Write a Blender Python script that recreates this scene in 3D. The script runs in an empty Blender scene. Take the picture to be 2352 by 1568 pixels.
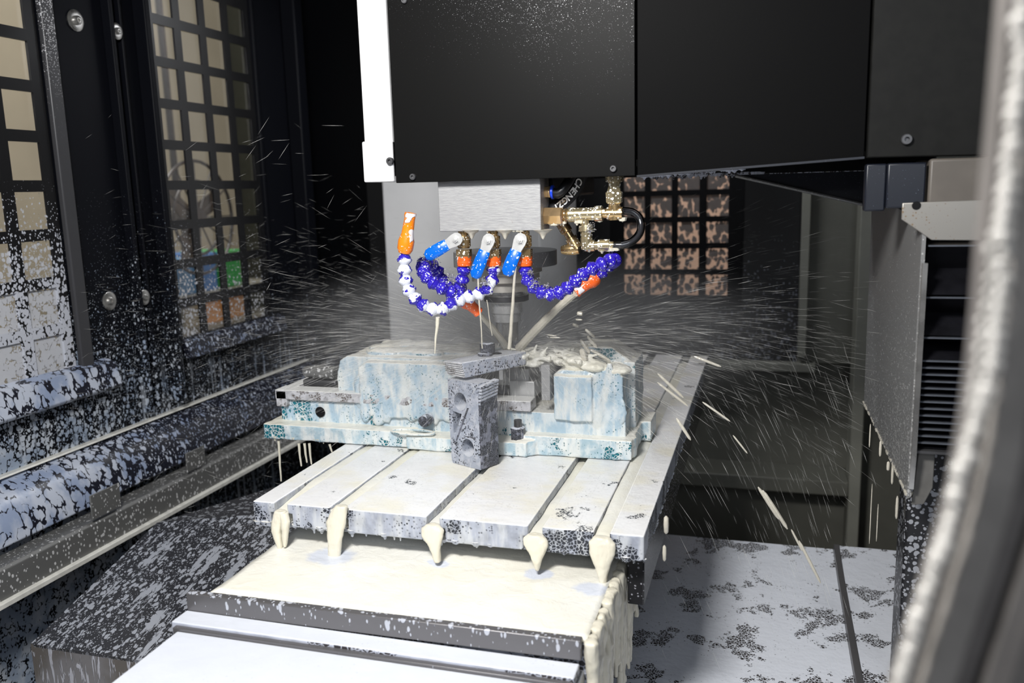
import bpy, math, random
from mathutils import Vector, Matrix, noise
random.seed(7)
scene = bpy.context.scene
COL = scene.collection
# ------------------------------------------------------------------ camera, light, exposure
FOC = 1952.6
CX, CY = 1176.0, 784.0
RM = Matrix(((0.95769, -0.28670, -0.02509), (0.28651, 0.94152, 0.17736), (-0.02723, -0.17704, 0.98383)))
CP = Vector((0.63233, -0.90373, 0.38881))
cam_d = bpy.data.cameras.new('camera')
cam_d.sensor_width = 36.0
cam_d.lens = FOC / 2352 * 36
cam_d.clip_start = 0.02
cam_d.dof.use_dof = True
cam_d.dof.focus_distance = 1.16
cam_d.dof.aperture_fstop = 5.0
cam = bpy.data.objects.new('camera', cam_d)
COL.objects.link(cam)
r0, f0, u0 = RM.col[0], RM.col[1], RM.col[2]
m3 = Matrix((r0, u0, -f0)).transposed()
cam.matrix_world = Matrix.Translation(CP) @ m3.to_4x4()
scene.camera = cam
w = bpy.data.worlds.new('world'); scene.world = w
w.use_nodes = True
w.node_tree.nodes['Background'].inputs[0].default_value = (0.95, 0.95, 1, 1)
w.node_tree.nodes['Background'].inputs[1].default_value = 0.06
scene.view_settings.view_transform = 'Standard'
scene.view_settings.look = 'None'
scene.view_settings.gamma = 1.0
scene.view_settings.use_curve_mapping = False
scene.view_settings.exposure = 0.0
scene.cycles.use_denoising = True
scene.cycles.max_bounces = 7
scene.cycles.transparent_max_bounces = 24
scene.cycles.sample_clamp_indirect = 4.0
scene.cycles.volume_step_rate = 3.0
scene.cycles.volume_max_steps = 48

def area(name, loc, target, sx, sy, power, col=(1, 1, 1)):
    l = bpy.data.lights.new(name, 'AREA'); l.shape = 'RECTANGLE'; l.size = sx; l.size_y = sy
    l.energy = power; l.color = col
    o = bpy.data.objects.new(name, l); COL.objects.link(o); o.location = loc
    o.rotation_euler = (Vector(target) - Vector(loc)).to_track_quat('-Z', 'Y').to_euler()
    return o
area('lamp_machine', (0.30, -0.72, 0.84), (0.26, 0.15, 0.0), 0.20, 0.14, 17.5, (1.0, 0.985, 0.96))
area('lamp_room', (1.0, -2.3, 1.1), (0.3, 0.2, 0.1), 1.4, 0.9, 16.0, (0.86, 0.92, 1.0))
area('lamp_workshop', (-1.15, 1.2, 2.3), (-1.9, 1.4, 0.3), 0.5, 1.8, 32.0, (1.0, 0.95, 0.86))
area('lamp_workshop_rear', (0.4, 1.75, 1.6), (0.4, 2.6, 0.2), 1.0, 0.3, 15.0, (1.0, 0.9, 0.82))
area('fill_rear', (0.15, 1.0, 0.95), (0.2, 1.3, 0.0), 0.5, 0.1, 4.0, (0.95, 0.97, 1.0))  # unseen fill light, added to brighten the grey guard and back wall

def ray(x, y):
    return RM @ Vector(((x - CX) / FOC, 1.0, -(y - CY) / FOC))
def onX(x, y, X):
    r = ray(x, y); return CP + r * ((X - CP.x) / r.x)
def onY(x, y, Y):
    r = ray(x, y); return CP + r * ((Y - CP.y) / r.y)
def onZ(x, y, Z):
    r = ray(x, y); return CP + r * ((Z - CP.z) / r.z)

# ------------------------------------------------------------------ mesh builder
class MB:
    def __init__(s): s.v = []; s.f = []
    def add(s, vs, fs):
        n = len(s.v); s.v += [Vector(p) for p in vs]; s.f += [tuple(i + n for i in f) for f in fs]; return s
    def box(s, x0, x1, y0, y1, z0, z1):
        return s.add([(x0, y0, z0), (x1, y0, z0), (x1, y1, z0), (x0, y1, z0), (x0, y0, z1), (x1, y0, z1), (x1, y1, z1), (x0, y1, z1)],
                     [(0, 3, 2, 1), (4, 5, 6, 7), (0, 1, 5, 4), (1, 2, 6, 5), (2, 3, 7, 6), (3, 0, 4, 7)])
    def obox(s, c, ax, ay, az, dx, dy, dz):
        c = Vector(c); ax, ay, az = [Vector(a).normalized() for a in (ax, ay, az)]
        vs = [c + ax * i * dx / 2 + ay * j * dy / 2 + az * k * dz / 2 for k in (-1, 1) for (i, j) in ((-1, -1), (1, -1), (1, 1), (-1, 1))]
        return s.add(vs, [(0, 3, 2, 1), (4, 5, 6, 7), (0, 1, 5, 4), (1, 2, 6, 5), (2, 3, 7, 6), (3, 0, 4, 7)])
    def loft(s, rings, closed=True, cap=True):
        n = len(rings[0]); vs = [p for r in rings for p in r]; fs = []
        for i in range(len(rings) - 1):
            for j in range(n if closed else n - 1):
                k = (j + 1) % n
                fs.append((i * n + j, i * n + k, (i + 1) * n + k, (i + 1) * n + j))
        if cap and closed:
            fs.append(tuple(range(n))[::-1]); fs.append(tuple((len(rings) - 1) * n + j for j in range(n)))
        return s.add(vs, fs)
    def prism(s, poly, axis, a, b):
        def mk(p, t):
            if axis == 'Y': return (p[0], t, p[1])
            if axis == 'X': return (t, p[0], p[1])
            return (p[0], p[1], t)
        r = [[mk(p, a) for p in poly], [mk(p, b) for p in poly]]
        if axis == 'Y': r = r[::-1]
        return s.loft(r)
    def tube(s, pts, rad, n=12, cap=True, flat=1.0):
        pts = [Vector(p) for p in pts]; N = len(pts)
        rr = rad if hasattr(rad, '__len__') else [rad] * N
        t = [(pts[min(i + 1, N - 1)] - pts[max(i - 1, 0)]).normalized() for i in range(N)]
        u = t[0].orthogonal().normalized(); rings = []
        for i in range(N):
            u = (u - t[i] * u.dot(t[i])).normalized(); v = t[i].cross(u)
            rings.append([pts[i] + (u * math.cos(2 * math.pi * j / n) + v * math.sin(2 * math.pi * j / n) * flat) * rr[i] for j in range(n)])
        return s.loft(rings, True, cap)
    def lathe(s, p, d, prof, n=20):
        p = Vector(p); d = Vector(d).normalized(); u = d.orthogonal().normalized(); v = d.cross(u)
        if abs(d.x) < 0.9 and abs(d.z) < 0.9: u = (Vector((0, 0, 1)) - d * d.z).normalized(); v = d.cross(u)
        if n == 6: u = Vector((0, -1, 0)) - d * (-d.y); u.normalize(); v = d.cross(u)
        rings = [[p + d * t + (u * math.cos(2 * math.pi * j / n) + v * math.sin(2 * math.pi * j / n)) * r for j in range(n)] for t, r in prof]
        return s.loft(rings)
    def cyl(s, a, b, r, n=20):
        a = Vector(a); b = Vector(b); L = (b - a).length
        return s.lathe(a, b - a, [(0, r), (L, r)], n)
    def ball(s, c, r, n=10, sz=(1, 1, 1)):
        rings = []
        for i in range(1, n):
            a = math.pi * i / n
            rings.append([Vector(c) + Vector((math.cos(2 * math.pi * j / n) * math.sin(a) * r * sz[0], math.sin(2 * math.pi * j / n) * math.sin(a) * r * sz[1], -math.cos(a) * r * sz[2])) for j in range(n)])
        return s.loft(rings)
    def build(s, name, mat, parent=None, bevel=0, seg=2, smooth=True, voxel=0, disp=0, dscale=0.02, sm=4):
        o_ = Vector(parent.location) if parent else Vector(((min(v.x for v in s.v) + max(v.x for v in s.v)) / 2, (min(v.y for v in s.v) + max(v.y for v in s.v)) / 2, min(v.z for v in s.v)))
        if parent and parent.parent: o_ = Vector(parent.matrix_parent_world) if False else o_ + Vector(parent.parent.location)
        me = bpy.data.meshes.new(name); me.from_pydata([v - o_ for v in s.v], [], s.f); me.update()
        ob = bpy.data.objects.new(name, me); COL.objects.link(ob)
        if parent: ob.parent = parent
        else: ob.location = o_
        me.materials.append(mat)
        if smooth:
            me.shade_smooth()
            if not voxel: me.set_sharp_from_angle(angle=math.radians(35))
        if bevel:
            b = ob.modifiers.new('bevel', 'BEVEL'); b.width = bevel; b.segments = seg; b.limit_method = 'ANGLE'; b.angle_limit = math.radians(30)
            b.harden_normals = False
        if voxel:
            r = ob.modifiers.new('remesh', 'REMESH'); r.mode = 'VOXEL'; r.voxel_size = voxel; r.use_smooth_shade = True
            sm_ = ob.modifiers.new('smooth', 'SMOOTH'); sm_.iterations = sm
            if disp:
                tx = bpy.data.textures.get('lump%g' % dscale)
                if not tx:
                    tx = bpy.data.textures.new('lump%g' % dscale, 'CLOUDS'); tx.noise_scale = dscale; tx.noise_depth = 2
                d = ob.modifiers.new('disp', 'DISPLACE'); d.texture = tx; d.strength = disp; d.mid_level = 0.45; d.texture_coords = 'LOCAL'
        elif disp:
            tx = bpy.data.textures.get('lump%g' % dscale)
            if not tx:
                tx = bpy.data.textures.new('lump%g' % dscale, 'CLOUDS'); tx.noise_scale = dscale; tx.noise_depth = 2
            d = ob.modifiers.new('disp', 'DISPLACE'); d.texture = tx; d.strength = disp; d.mid_level = 0.5; d.texture_coords = 'LOCAL'
        return ob

def tag(o, label=None, cat=None, group=None, kind=None):
    if label: o['label'] = label
    if cat: o['category'] = cat
    if group: o['group'] = group
    if kind: o['kind'] = kind
    return o
def thing(name, loc, label, cat, group=None):
    o = bpy.data.objects.new(name, None); COL.objects.link(o); o.location = loc; o.empty_display_size = 0.02
    return tag(o, label, cat, group)
def struct(o): o['kind'] = 'structure'; return o

# ------------------------------------------------------------------ material tools
class NT:
    def __init__(s, name):
        s.m = bpy.data.materials.new(name); s.m.use_nodes = True; s.t = s.m.node_tree
        s.b = s.t.nodes['Principled BSDF']; s.out = s.t.nodes['Material Output']
        s.tc = s.t.nodes.new('ShaderNodeTexCoord'); s.g = s.t.nodes.new('ShaderNodeNewGeometry')
    def n(s, ty): return s.t.nodes.new(ty)
    def put(s, sock, v):
        if hasattr(v, 'is_linked') or hasattr(v, 'links'): s.t.links.new(v, sock)
        elif v is not None:
            if isinstance(v, (tuple, list)) and len(v) == 3 and sock.type == 'RGBA': v = (*v, 1)
            sock.default_value = v
    def math(s, op, a, b=None, c=None, clamp=False):
        n = s.n('ShaderNodeMath'); n.operation = op; n.use_clamp = clamp
        for i, v in enumerate((a, b, c)):
            if v is not None: s.put(n.inputs[i], v)
        return n.outputs[0]
    def mapr(s, v, a, b, c=0.0, d=1.0, smooth=True):
        n = s.n('ShaderNodeMapRange'); n.interpolation_type = 'SMOOTHSTEP' if smooth else 'LINEAR'; n.clamp = True
        for k, x in (('Value', v), ('From Min', a), ('From Max', b), ('To Min', c), ('To Max', d)): s.put(n.inputs[k], x)
        return n.outputs[0]
    def vec(s, scale=(1, 1, 1), world=False):
        n = s.n('ShaderNodeMapping'); n.inputs['Scale'].default_value = scale
        s.t.links.new(s.g.outputs['Position'] if world else s.tc.outputs['Object'], n.inputs[0]); return n.outputs[0]
    def noise(s, v, scale, detail=3, rough=0.55, dist=0.0):
        n = s.n('ShaderNodeTexNoise'); s.put(n.inputs['Vector'], v); n.inputs['Scale'].default_value = scale
        n.inputs['Detail'].default_value = detail; n.inputs['Roughness'].default_value = rough; n.inputs['Distortion'].default_value = dist
        return n.outputs[0]
    def vor(s, v, scale, feat='F1', rnd=1.0, warp=0.0):
        if warp:
            k = s.n('ShaderNodeTexNoise'); s.put(k.inputs['Vector'], v); k.inputs['Scale'].default_value = scale * 0.7; k.inputs['Detail'].default_value = 2
            a = s.n('ShaderNodeVectorMath'); a.operation = 'MULTIPLY_ADD'; s.t.links.new(k.outputs['Color'], a.inputs[0])
            a.inputs[1].default_value = (warp / scale,) * 3; s.t.links.new(v, a.inputs[2]); v = a.outputs[0]
        n = s.n('ShaderNodeTexVoronoi'); n.feature = feat; s.put(n.inputs['Vector'], v); n.inputs['Scale'].default_value = scale
        n.inputs['Randomness'].default_value = rnd
        c = None
        if feat == 'F1':
            sc = s.n('ShaderNodeSeparateColor'); s.t.links.new(n.outputs['Color'], sc.inputs[0]); c = sc.outputs[0]
        return n.outputs['Distance'], c
    def mix(s, f, a, b):
        n = s.n('ShaderNodeMix'); n.data_type = 'RGBA'; s.put(n.inputs[0], f); s.put(n.inputs[6], a); s.put(n.inputs[7], b); return n.outputs[2]
    def fmix(s, f, a, b):
        n = s.n('ShaderNodeMix'); n.data_type = 'FLOAT'; s.put(n.inputs[0], f); s.put(n.inputs[2], a); s.put(n.inputs[3], b); return n.outputs[0]
    def sep(s, v, i):
        n = s.n('ShaderNodeSeparateXYZ'); s.t.links.new(v, n.inputs[0]); return n.outputs[i]
    def bump(s, h, dist=0.001, strength=1.0):
        n = s.n('ShaderNodeBump'); s.put(n.inputs['Height'], h); n.inputs['Distance'].default_value = dist; n.inputs['Strength'].default_value = strength
        s.t.links.new(n.outputs[0], s.b.inputs['Normal'])
    def set(s, col=None, rough=None, metal=None, **k):
        if col is not None: s.put(s.b.inputs['Base Color'], col)
        if rough is not None: s.put(s.b.inputs['Roughness'], rough)
        if metal is not None: s.put(s.b.inputs['Metallic'], metal)
        for a, v in k.items(): s.put(s.b.inputs[a.replace('_', ' ')], v)
        return s.m

WHITE = (0.83, 0.85, 0.90); CREAM = (0.86, 0.83, 0.72)

def plain(name, col, rough=0.5, metal=0.0, var=0.12, scale=60, bump=0.0, spec=0.5):
    q = NT(name); v = q.vec(); nz = q.noise(v, scale, 4)
    c = q.mix(q.mapr(nz, 0.3, 0.7), tuple(x * (1 - var) for x in col), tuple(min(1, x * (1 + var)) for x in col))
    if bump: q.bump(nz, bump)
    return q.set(c, q.fmix(nz, rough * 0.8, min(1, rough * 1.2)), metal, Specular_IOR_Level=spec)

def wetmask(q, v, scale, dens, warp=0.0, rand=0.85):
    """droplets: cells whose radius is a random share of dens"""
    d, r = q.vor(v, scale, 'F1', 1.0, warp)
    R = q.math('MULTIPLY', dens, q.math('ADD', 1 - rand, q.math('MULTIPLY', r, rand)))
    return q.mapr(q.math('SUBTRACT', R, d), 0.0, 0.06)

def spots(name, base, scale, dens, drop=WHITE, rough=0.35, metal=0.0, stretch=(1, 1, 1), grad=None, nscale=4.0, nvar=0.5, second=None, warp=0.4, film=0.0, bump=0.0006, spec=0.5):
    """base surface carrying loose droplets. grad=(axis, a, da, b, db): density da at coordinate a, db at b (world)"""
    q = NT(name); v = q.vec(stretch, True)
    D = q.math('MULTIPLY', dens, q.fmix(q.noise(q.vec((1, 1, 1), True), nscale, 4), 1 - nvar, 1 + nvar))
    if grad:
        for g in (grad if isinstance(grad, list) else [grad]):
            ax, a, da, b, db = g
            D = q.math('MULTIPLY', D, q.mapr(q.sep(q.g.outputs['Position'], ax), a, b, da, db, False))
    m = wetmask(q, v, scale, D, warp)
    if second:
        m2 = wetmask(q, v, scale * second, D, warp)
        m = q.math('MAXIMUM', m, m2)
    bc = base
    if film:
        bc = q.mix(q.mapr(q.noise(v, scale * 0.12, 4), 0.45, 0.7, 0, film), base, tuple(x * 0.55 for x in drop))
    c = q.mix(m, bc, drop)
    if bump: q.bump(m, bump)
    return q.set(c, q.fmix(m, rough, 0.25), q.math('MULTIPLY', q.math('SUBTRACT', 1, m), metal), Specular_IOR_Level=q.fmix(m, spec, 0.6))

def coat(name, base, top=WHITE, side=(0.5, 0.56, 0.68), ht=0.2, hs=0.45, cell=350, pin=260, pind=0.3, nscale=14, stretch=(1, 1, 1), rough=0.3, side2=None, cream=0.0, bump=0.0012, bm=0.0, tvar=0.5, bare=(), streak=0.75, pint=0.15):
    """thick coolant film with torn holes (bubble rings inside them) and pin holes; ht/hs: share of holes on flat tops / on sides"""
    q = NT(name); v = q.vec(stretch, True); vw = q.vec((1, 1, 1), True)
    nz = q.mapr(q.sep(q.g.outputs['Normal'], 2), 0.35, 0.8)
    stv = q.mapr(q.noise(q.vec((1, 1, 0.22), True), 55, 4, 0.6), 0.46, 0.62)
    big = q.noise(v, nscale, 5, 0.6)
    mid = q.noise(v, nscale * 3.1, 3, 0.6)
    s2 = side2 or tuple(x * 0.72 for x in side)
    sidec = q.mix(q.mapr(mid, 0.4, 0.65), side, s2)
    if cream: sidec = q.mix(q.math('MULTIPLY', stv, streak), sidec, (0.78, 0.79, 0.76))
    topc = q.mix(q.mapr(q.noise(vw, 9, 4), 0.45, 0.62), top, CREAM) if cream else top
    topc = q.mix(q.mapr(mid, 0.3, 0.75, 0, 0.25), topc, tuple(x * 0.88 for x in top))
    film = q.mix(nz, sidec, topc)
    thr = q.fmix(nz, 1 - hs, 1 - ht)
    for ax, a, b_, add, tops in bare:   # places where the film has run off: from coordinate a (none) to b_ (full)
        k = q.math('MULTIPLY', q.mapr(q.sep(q.g.outputs['Position'], ax), a, b_, 0, 1), add)
        if ax == 0 and tops != 1: k = q.math('MULTIPLY', k, q.fmix(nz, 1.0, tops))
        if tops: k = q.math('MULTIPLY', k, q.mapr(q.sep(q.g.outputs['Position'], 1), 0.20, 0.02, 0, 1)) if tops < 1 else k
        thr = q.math('SUBTRACT', thr, k)
    H = q.mapr(q.math('SUBTRACT', q.math('ADD', q.math('MULTIPLY', big, 0.8), q.math('MULTIPLY', mid, 0.2)), thr), -0.003, 0.008)
    e, _ = q.vor(vw, cell, 'DISTANCE_TO_EDGE')
    ring = q.mapr(e, 0.05, 0.13)
    hole = q.math('MULTIPLY', H, ring)
    d, r = q.vor(vw, pin)
    ph = q.mapr(q.math('SUBTRACT', q.math('MULTIPLY', q.math('GREATER_THAN', r, 0.62), pind), d), 0, 0.05)
    ph = q.math('MULTIPLY', ph, q.math('MULTIPLY', q.mapr(big, 0.4, 0.6), q.fmix(nz, 1.0, pint)))
    hole = q.math('MAXIMUM', hole, ph)
    c = q.mix(hole, film, base)
    h = q.math('ADD', q.math('MULTIPLY', q.math('SUBTRACT', 1, hole), 0.35), mid)
    q.bump(h, bump)
    return q.set(c, q.fmix(hole, rough, 0.35), q.math('MULTIPLY', hole, bm), Specular_IOR_Level=0.4)

M = {}
M['black'] = plain('black_paint', (0.009, 0.009, 0.010), 0.4, 0, 0.3, spec=0.25)
M['black_dull'] = plain('black_dull', (0.006, 0.006, 0.007), 0.65, spec=0.15)
M['head_plate'] = spots('black_head_plate', (0.005, 0.005, 0.005), 480, 0.36, (0.6, 0.6, 0.63), 0.42, grad=[(2, 0.44, 0.0, 0.66, 1.0), (0, 0.12, 0.35, 0.47, 1.15)], nscale=9, nvar=0.9, second=1.8, warp=0.1, spec=0.07)  # water drops, paled and thickened upper right to paint in the lamp's sparkle
M['head_side'] = spots('black_head_side', (0.0035, 0.0035, 0.0037), 300, 0.045, (0.5, 0.55, 0.65), 0.5, nvar=0.9, spec=0.03)
M['head_grey'] = plain('dark_grey_paint', (0.011, 0.011, 0.0105), 0.5, spec=0.1)
M['white_paint'] = plain('white_paint', (0.88, 0.88, 0.88), 0.45, 0, 0.02)
M['alu'] = None
q = NT('milled_aluminium'); v = q.vec((1, 1, 14)); n1 = q.noise(v, 90, 4); n2 = q.noise(q.vec(), 45, 4, 0.7)
c = q.mix(q.mapr(n1, 0.3, 0.7), (0.30, 0.30, 0.31), (0.40, 0.40, 0.40)); c = q.mix(q.mapr(n2, 0.66, 0.74, 0, 0.6), c, (0.25, 0.2, 0.15))
q.bump(n1, 0.0003); M['alu'] = q.set(c, 0.5, 0.25)
M['steel'] = plain('steel', (0.55, 0.54, 0.52), 0.28, 0.9, 0.1)
M['steel_dark'] = plain('dark_steel', (0.10, 0.10, 0.105), 0.4, 0.6)
M['chrome'] = plain('bright_steel', (0.72, 0.72, 0.71), 0.28, 0.45, 0.05)
M['stainless'] = spots('stainless_sheet', (0.36, 0.34, 0.31), 300, 0.3, (0.2, 0.15, 0.1), 0.4, 0.7, grad=(0, 0.84, 0.1, 0.76, 1.4), bump=0)
M['brass'] = spots('wet_brass', (0.62, 0.44, 0.22), 330, 0.42, (0.9, 0.88, 0.8), 0.22, 0.85, warp=0.2, nvar=0.8, second=0.55)
M['brass_pale'] = spots('wet_pale_brass', (0.62, 0.52, 0.32), 300, 0.5, (0.92, 0.9, 0.84), 0.22, 0.8, warp=0.2, nvar=0.8, second=0.6)
M['brass_clean'] = plain('clean_brass', (0.72, 0.5, 0.27), 0.22, 0.85)
M['blue_lever'] = spots('blue_lever_sleeve', (0.0, 0.13, 0.62), 330, 0.36, (0.75, 0.82, 0.92), 0.3, nvar=0.6, second=0.5, warp=0.3)
M['hose_blue'] = spots('violet_blue_hose', (0.03, 0.016, 0.42), 380, 0.34, (0.82, 0.84, 0.9), 0.25, nvar=0.6, nscale=30, second=0.55, warp=0.2, bump=0.0003)
q = NT('violet_blue_hose_foamed'); v = q.vec((1, 1, 1), True); nn = q.noise(v, 75, 2, 0.4)
f1 = q.mapr(nn, 0.49, 0.51); sp = wetmask(q, v, 430, 0.3); dk, rr = q.vor(v, 600); pin_ = q.mapr(q.math('SUBTRACT', q.math('MULTIPLY', q.math('GREATER_THAN', rr, .8), .25), dk), 0, .05)
c = q.mix(f1, (0.03, 0.018, 0.40), q.mix(pin_, (0.74, 0.76, 0.85), (0.1, 0.1, 0.2))); c = q.mix(sp, c, (0.82, 0.84, 0.9)); q.bump(f1, 0.0006)
M['hose_foam'] = q.set(c, 0.25, 0)
def orange_mat(name, col, thr):
    q = NT(name); v = q.vec((1, 1, 1), True); f = q.mapr(q.noise(v, 60, 2, 0.4), thr, thr + 0.03); sp = wetmask(q, v, 380, 0.34)
    c = q.mix(q.math('MAXIMUM', f, sp), col, (0.86, 0.82, 0.84)); q.bump(f, 0.001); return q.set(c, 0.28, 0)
M['orange'] = orange_mat('orange_nozzle', (0.85, 0.13, 0.02), 0.62)
M['orange_bright'] = orange_mat('orange_upright_nozzle', (0.95, 0.24, 0.01), 0.56)
M['rubber'] = plain('black_hose_rubber', (0.014, 0.014, 0.016), 0.3)
M['print'] = plain('white_print', (0.85, 0.85, 0.85), 0.5, 0, 0.02)
M['ring_blue'] = plain('blue_release_ring', (0.01, 0.06, 0.7), 0.3)
M['table'] = coat('foamed_table_iron', (0.03, 0.034, 0.045), (0.88, 0.88, 0.885), (0.40, 0.43, 0.51), 0.385, 0.43, 240, 300, 0.40, 13, cream=1, streak=0.35, bare=((0, 0.34, 0.44, 0.10, 0.55), (0, 0.05, 0.0, 0.05, 0.9)))
M['table_far'] = M['table']
M['vise'] = coat('foamed_teal_casting', (0.02, 0.17, 0.22), (0.86, 0.85, 0.80), (0.40, 0.53, 0.63), 0.2, 0.39, 160, 300, 0.32, 20, (1, 1, 0.55), side2=(0.64, 0.70, 0.73), cream=1, bump=0.002, bare=((0, -0.03, -0.09, 0.13, 0),))
M['vise_base'] = coat('foamed_teal_base', (0.01, 0.14, 0.18), (0.86, 0.84, 0.76), (0.38, 0.51, 0.58), 0.2, 0.43, 200, 330, 0.34, 17, side2=(0.62, 0.68, 0.7), cream=1, bare=((0, -0.10, -0.115, 0.22, 0),), bump=0.002)
M['vise_rail'] = coat('foamed_steel_rail', (0.14, 0.12, 0.11), (0.8, 0.8, 0.78), (0.55, 0.55, 0.58), 0.3, 0.48, 250, 300, 0.3, 40)
M['block'] = coat('speckled_grey_block', (0.02, 0.022, 0.03), (0.66, 0.68, 0.73), (0.33, 0.36, 0.43), 0.40, 0.35, 520, 420, 0.55, 34, side2=(0.45, 0.47, 0.53), bump=0.0008)
M['block_dark'] = coat('black_speckled_block', (0.015, 0.016, 0.02), (0.6, 0.63, 0.7), (0.2, 0.21, 0.26), 0.45, 0.54, 600, 380, 0.45, 55)
M['cream'] = None
q = NT('thick_cream_coolant'); v = q.vec((1, 1, 1), True); a = q.noise(v, 40, 5, 0.6, 0.5); b = q.noise(v, 7, 3)
c = q.mix(q.mapr(b, 0.35, 0.65), (0.86, 0.83, 0.70), (0.84, 0.83, 0.77)); q.bump(a, 0.0015); M['cream'] = q.set(c, 0.3, 0, Specular_IOR_Level=0.4)
q = NT('cream_sheet'); v = q.vec((1, 1, 1), True); a = q.noise(v, 40, 5, 0.6, 0.5); b = q.noise(v, 7, 3)
c = q.mix(q.mapr(b, 0.35, 0.65), (0.88, 0.85, 0.74), (0.86, 0.85, 0.79)); wob = q.math('MULTIPLY', q.math('SUBTRACT', q.noise(v, 60, 3), 0.5), 0.022)
for cx_, cy_, rr_ in ((0.119, -0.018, 0.030), (0.257, -0.004, 0.012), (0.383, -0.006, 0.016), (0.452, -0.030, 0.020)):   # thin blue-white pools where the streams land
    dx = q.math('DIVIDE', q.math('SUBTRACT', q.sep(v, 0), cx_), 1.25); dy = q.math('SUBTRACT', q.sep(v, 1), cy_)
    d_ = q.math('SQRT', q.math('ADD', q.math('MULTIPLY', dx, dx), q.math('MULTIPLY', dy, dy)))
    c = q.mix(q.mapr(q.math('ADD', d_, wob), rr_, rr_ * 0.55, 0, 0.9), c, (0.66, 0.70, 0.80))
q.bump(a, 0.0018); M['cream_sheet'] = q.set(c, 0.3, 0, Specular_IOR_Level=0.4)
q = NT('cream_coolant_stream'); v = q.vec((1, 1, 0.25), True); a = q.noise(v, 120, 3)
q.bump(a, 0.0015); M['stream'] = q.set((0.74, 0.70, 0.58), 0.2, 0)
q = NT('moving_coolant_jet'); v = q.vec((1, 1, 1), True); a = q.noise(v, 160, 3); q.bump(a, 0.001)
M['jet'] = q.set((0.60, 0.565, 0.48), 0.2, 0)
M['cover_white'] = coat('foamed_white_cover', (0.05, 0.045, 0.05), (0.70, 0.73, 0.80), (0.55, 0.58, 0.68), 0.345, 0.5, 160, 200, 0.2, 9)
M['cover_r'] = coat('foamed_grey_cover', (0.045, 0.04, 0.04), (0.80, 0.83, 0.90), (0.5, 0.52, 0.58), 0.452, 0.44, 240, 210, 0.26, 14, side2=(0.4, 0.43, 0.5), pint=1.0)
M['lip'] = spots('wet_steel_lip', (0.17, 0.165, 0.17), 240, 0.34, (0.5, 0.52, 0.58), 0.35, 0.5, (1, 1, 0.45), warp=0.6, second=0.45, grad=(2, -0.08, 0.4, -0.055, 1.4), nvar=0.7)
q = NT('streaked_black_cover'); v = q.vec((1.35, 0.85, 1.0), True); D = q.fmix(q.noise(q.vec((1, 1, 1), True), 10, 4), 0.33, 0.80)
m = wetmask(q, v, 105, D, 1.3, 0.65); m2 = wetmask(q, v, 330, 0.5, 0.2)
nf = q.mapr(q.noise(q.vec((3.2, 0.7, 1), True), 15, 5, 0.7), 0.575, 0.60)
m = q.math('MAXIMUM', q.math('MAXIMUM', m, m2), nf)
c = q.mix(m, (0.035, 0.036, 0.042), (0.40, 0.42, 0.47)); q.bump(m, 0.001); M['cover_l'] = q.set(c, 0.3, 0.2)
q = NT('dripping_steel_face'); v = q.vec((6, 6, 0.8), True); m = q.mapr(q.noise(v, 30, 3, 0.6, 0.6), 0.54, 0.58); nn = q.noise(q.vec((1, 1, 1), True), 12, 3)
m = q.math('MULTIPLY', m, q.mapr(q.sep(q.g.outputs['Position'], 2), -0.34, -0.22, 0.4, 1.0))
c = q.mix(m, q.mix(q.mapr(nn, .4, .6), (0.13, 0.115, 0.10), (0.2, 0.19, 0.19)), (0.5, 0.5, 0.54)); q.bump(m, 0.001); M['cover_face'] = q.set(c, 0.35, 0.3)
# left enclosure wall: loose drops above, torn foam low and near the opening
q = NT('splashed_black_enclosure')
P_ = q.g.outputs['Position']; v = q.vec((1, 1, 0.8), True)
zz = q.sep(P_, 2); yy = q.sep(P_, 1)
cov = q.math('MULTIPLY', q.mapr(zz, 0.55, -0.1, 0.0, 1.0, False), q.mapr(yy, 0.9, 0.0, 0.55, 1.0, False))
cov = q.math('MULTIPLY', cov, q.fmix(q.noise(v, 7, 4, 0.6), 0.6, 1.5))
m = wetmask(q, v, 120, q.math('MULTIPLY', q.math('POWER', cov, 1.6), 1.1), 1.0, 0.8)
m2 = wetmask(q, v, 250, q.math('MULTIPLY', cov, 0.62), 0.3)
m3 = wetmask(q, v, 520, q.math('MULTIPLY', cov, 0.55), 0.2)
GF = (0.62, 0.64, 0.68)
m = q.math('MAXIMUM', q.math('MAXIMUM', m, m2), m3)
st = q.math('MULTIPLY', q.mapr(q.noise(q.vec((1, 9, 0.45), True), 9, 4, 0.6, 0.3), 0.57, 0.60), q.mapr(zz, 0.1, -0.1, 0.0, 0.8))
m = q.math('MAXIMUM', m, st)
c = q.mix(m, (0.004, 0.0045, 0.007), q.mix(q.mapr(q.noise(v, 25, 3), .4, .6), (0.50, 0.54, 0.60), (0.30, 0.36, 0.46))); q.bump(m, 0.0008)
M['wall_wet'] = q.set(c, q.fmix(m, 0.5, 0.3), 0, Specular_IOR_Level=q.fmix(m, 0.12, 0.5))
q = NT('foamed_sill'); v = q.vec((1, 1, 0.6), True)
yy = q.sep(q.g.outputs['Position'], 1)
D = q.mapr(yy, 0.55, 0.1, 0.32, 1.0, False); D = q.math('MULTIPLY', D, q.fmix(q.noise(v, 12, 4), 0.75, 1.3))
m = wetmask(q, v, 85, D, 1.3, 0.5); m = q.math('MAXIMUM', m, wetmask(q, v, 260, 0.5, 0.3))
c = q.mix(m, (0.012, 0.013, 0.022), q.mix(q.mapr(q.noise(v, 22, 4), .42, .6), (0.50, 0.54, 0.63), (0.28, 0.34, 0.48))); q.bump(m, 0.001); M['sill_wet'] = q.set(c, 0.28, 0)
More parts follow.
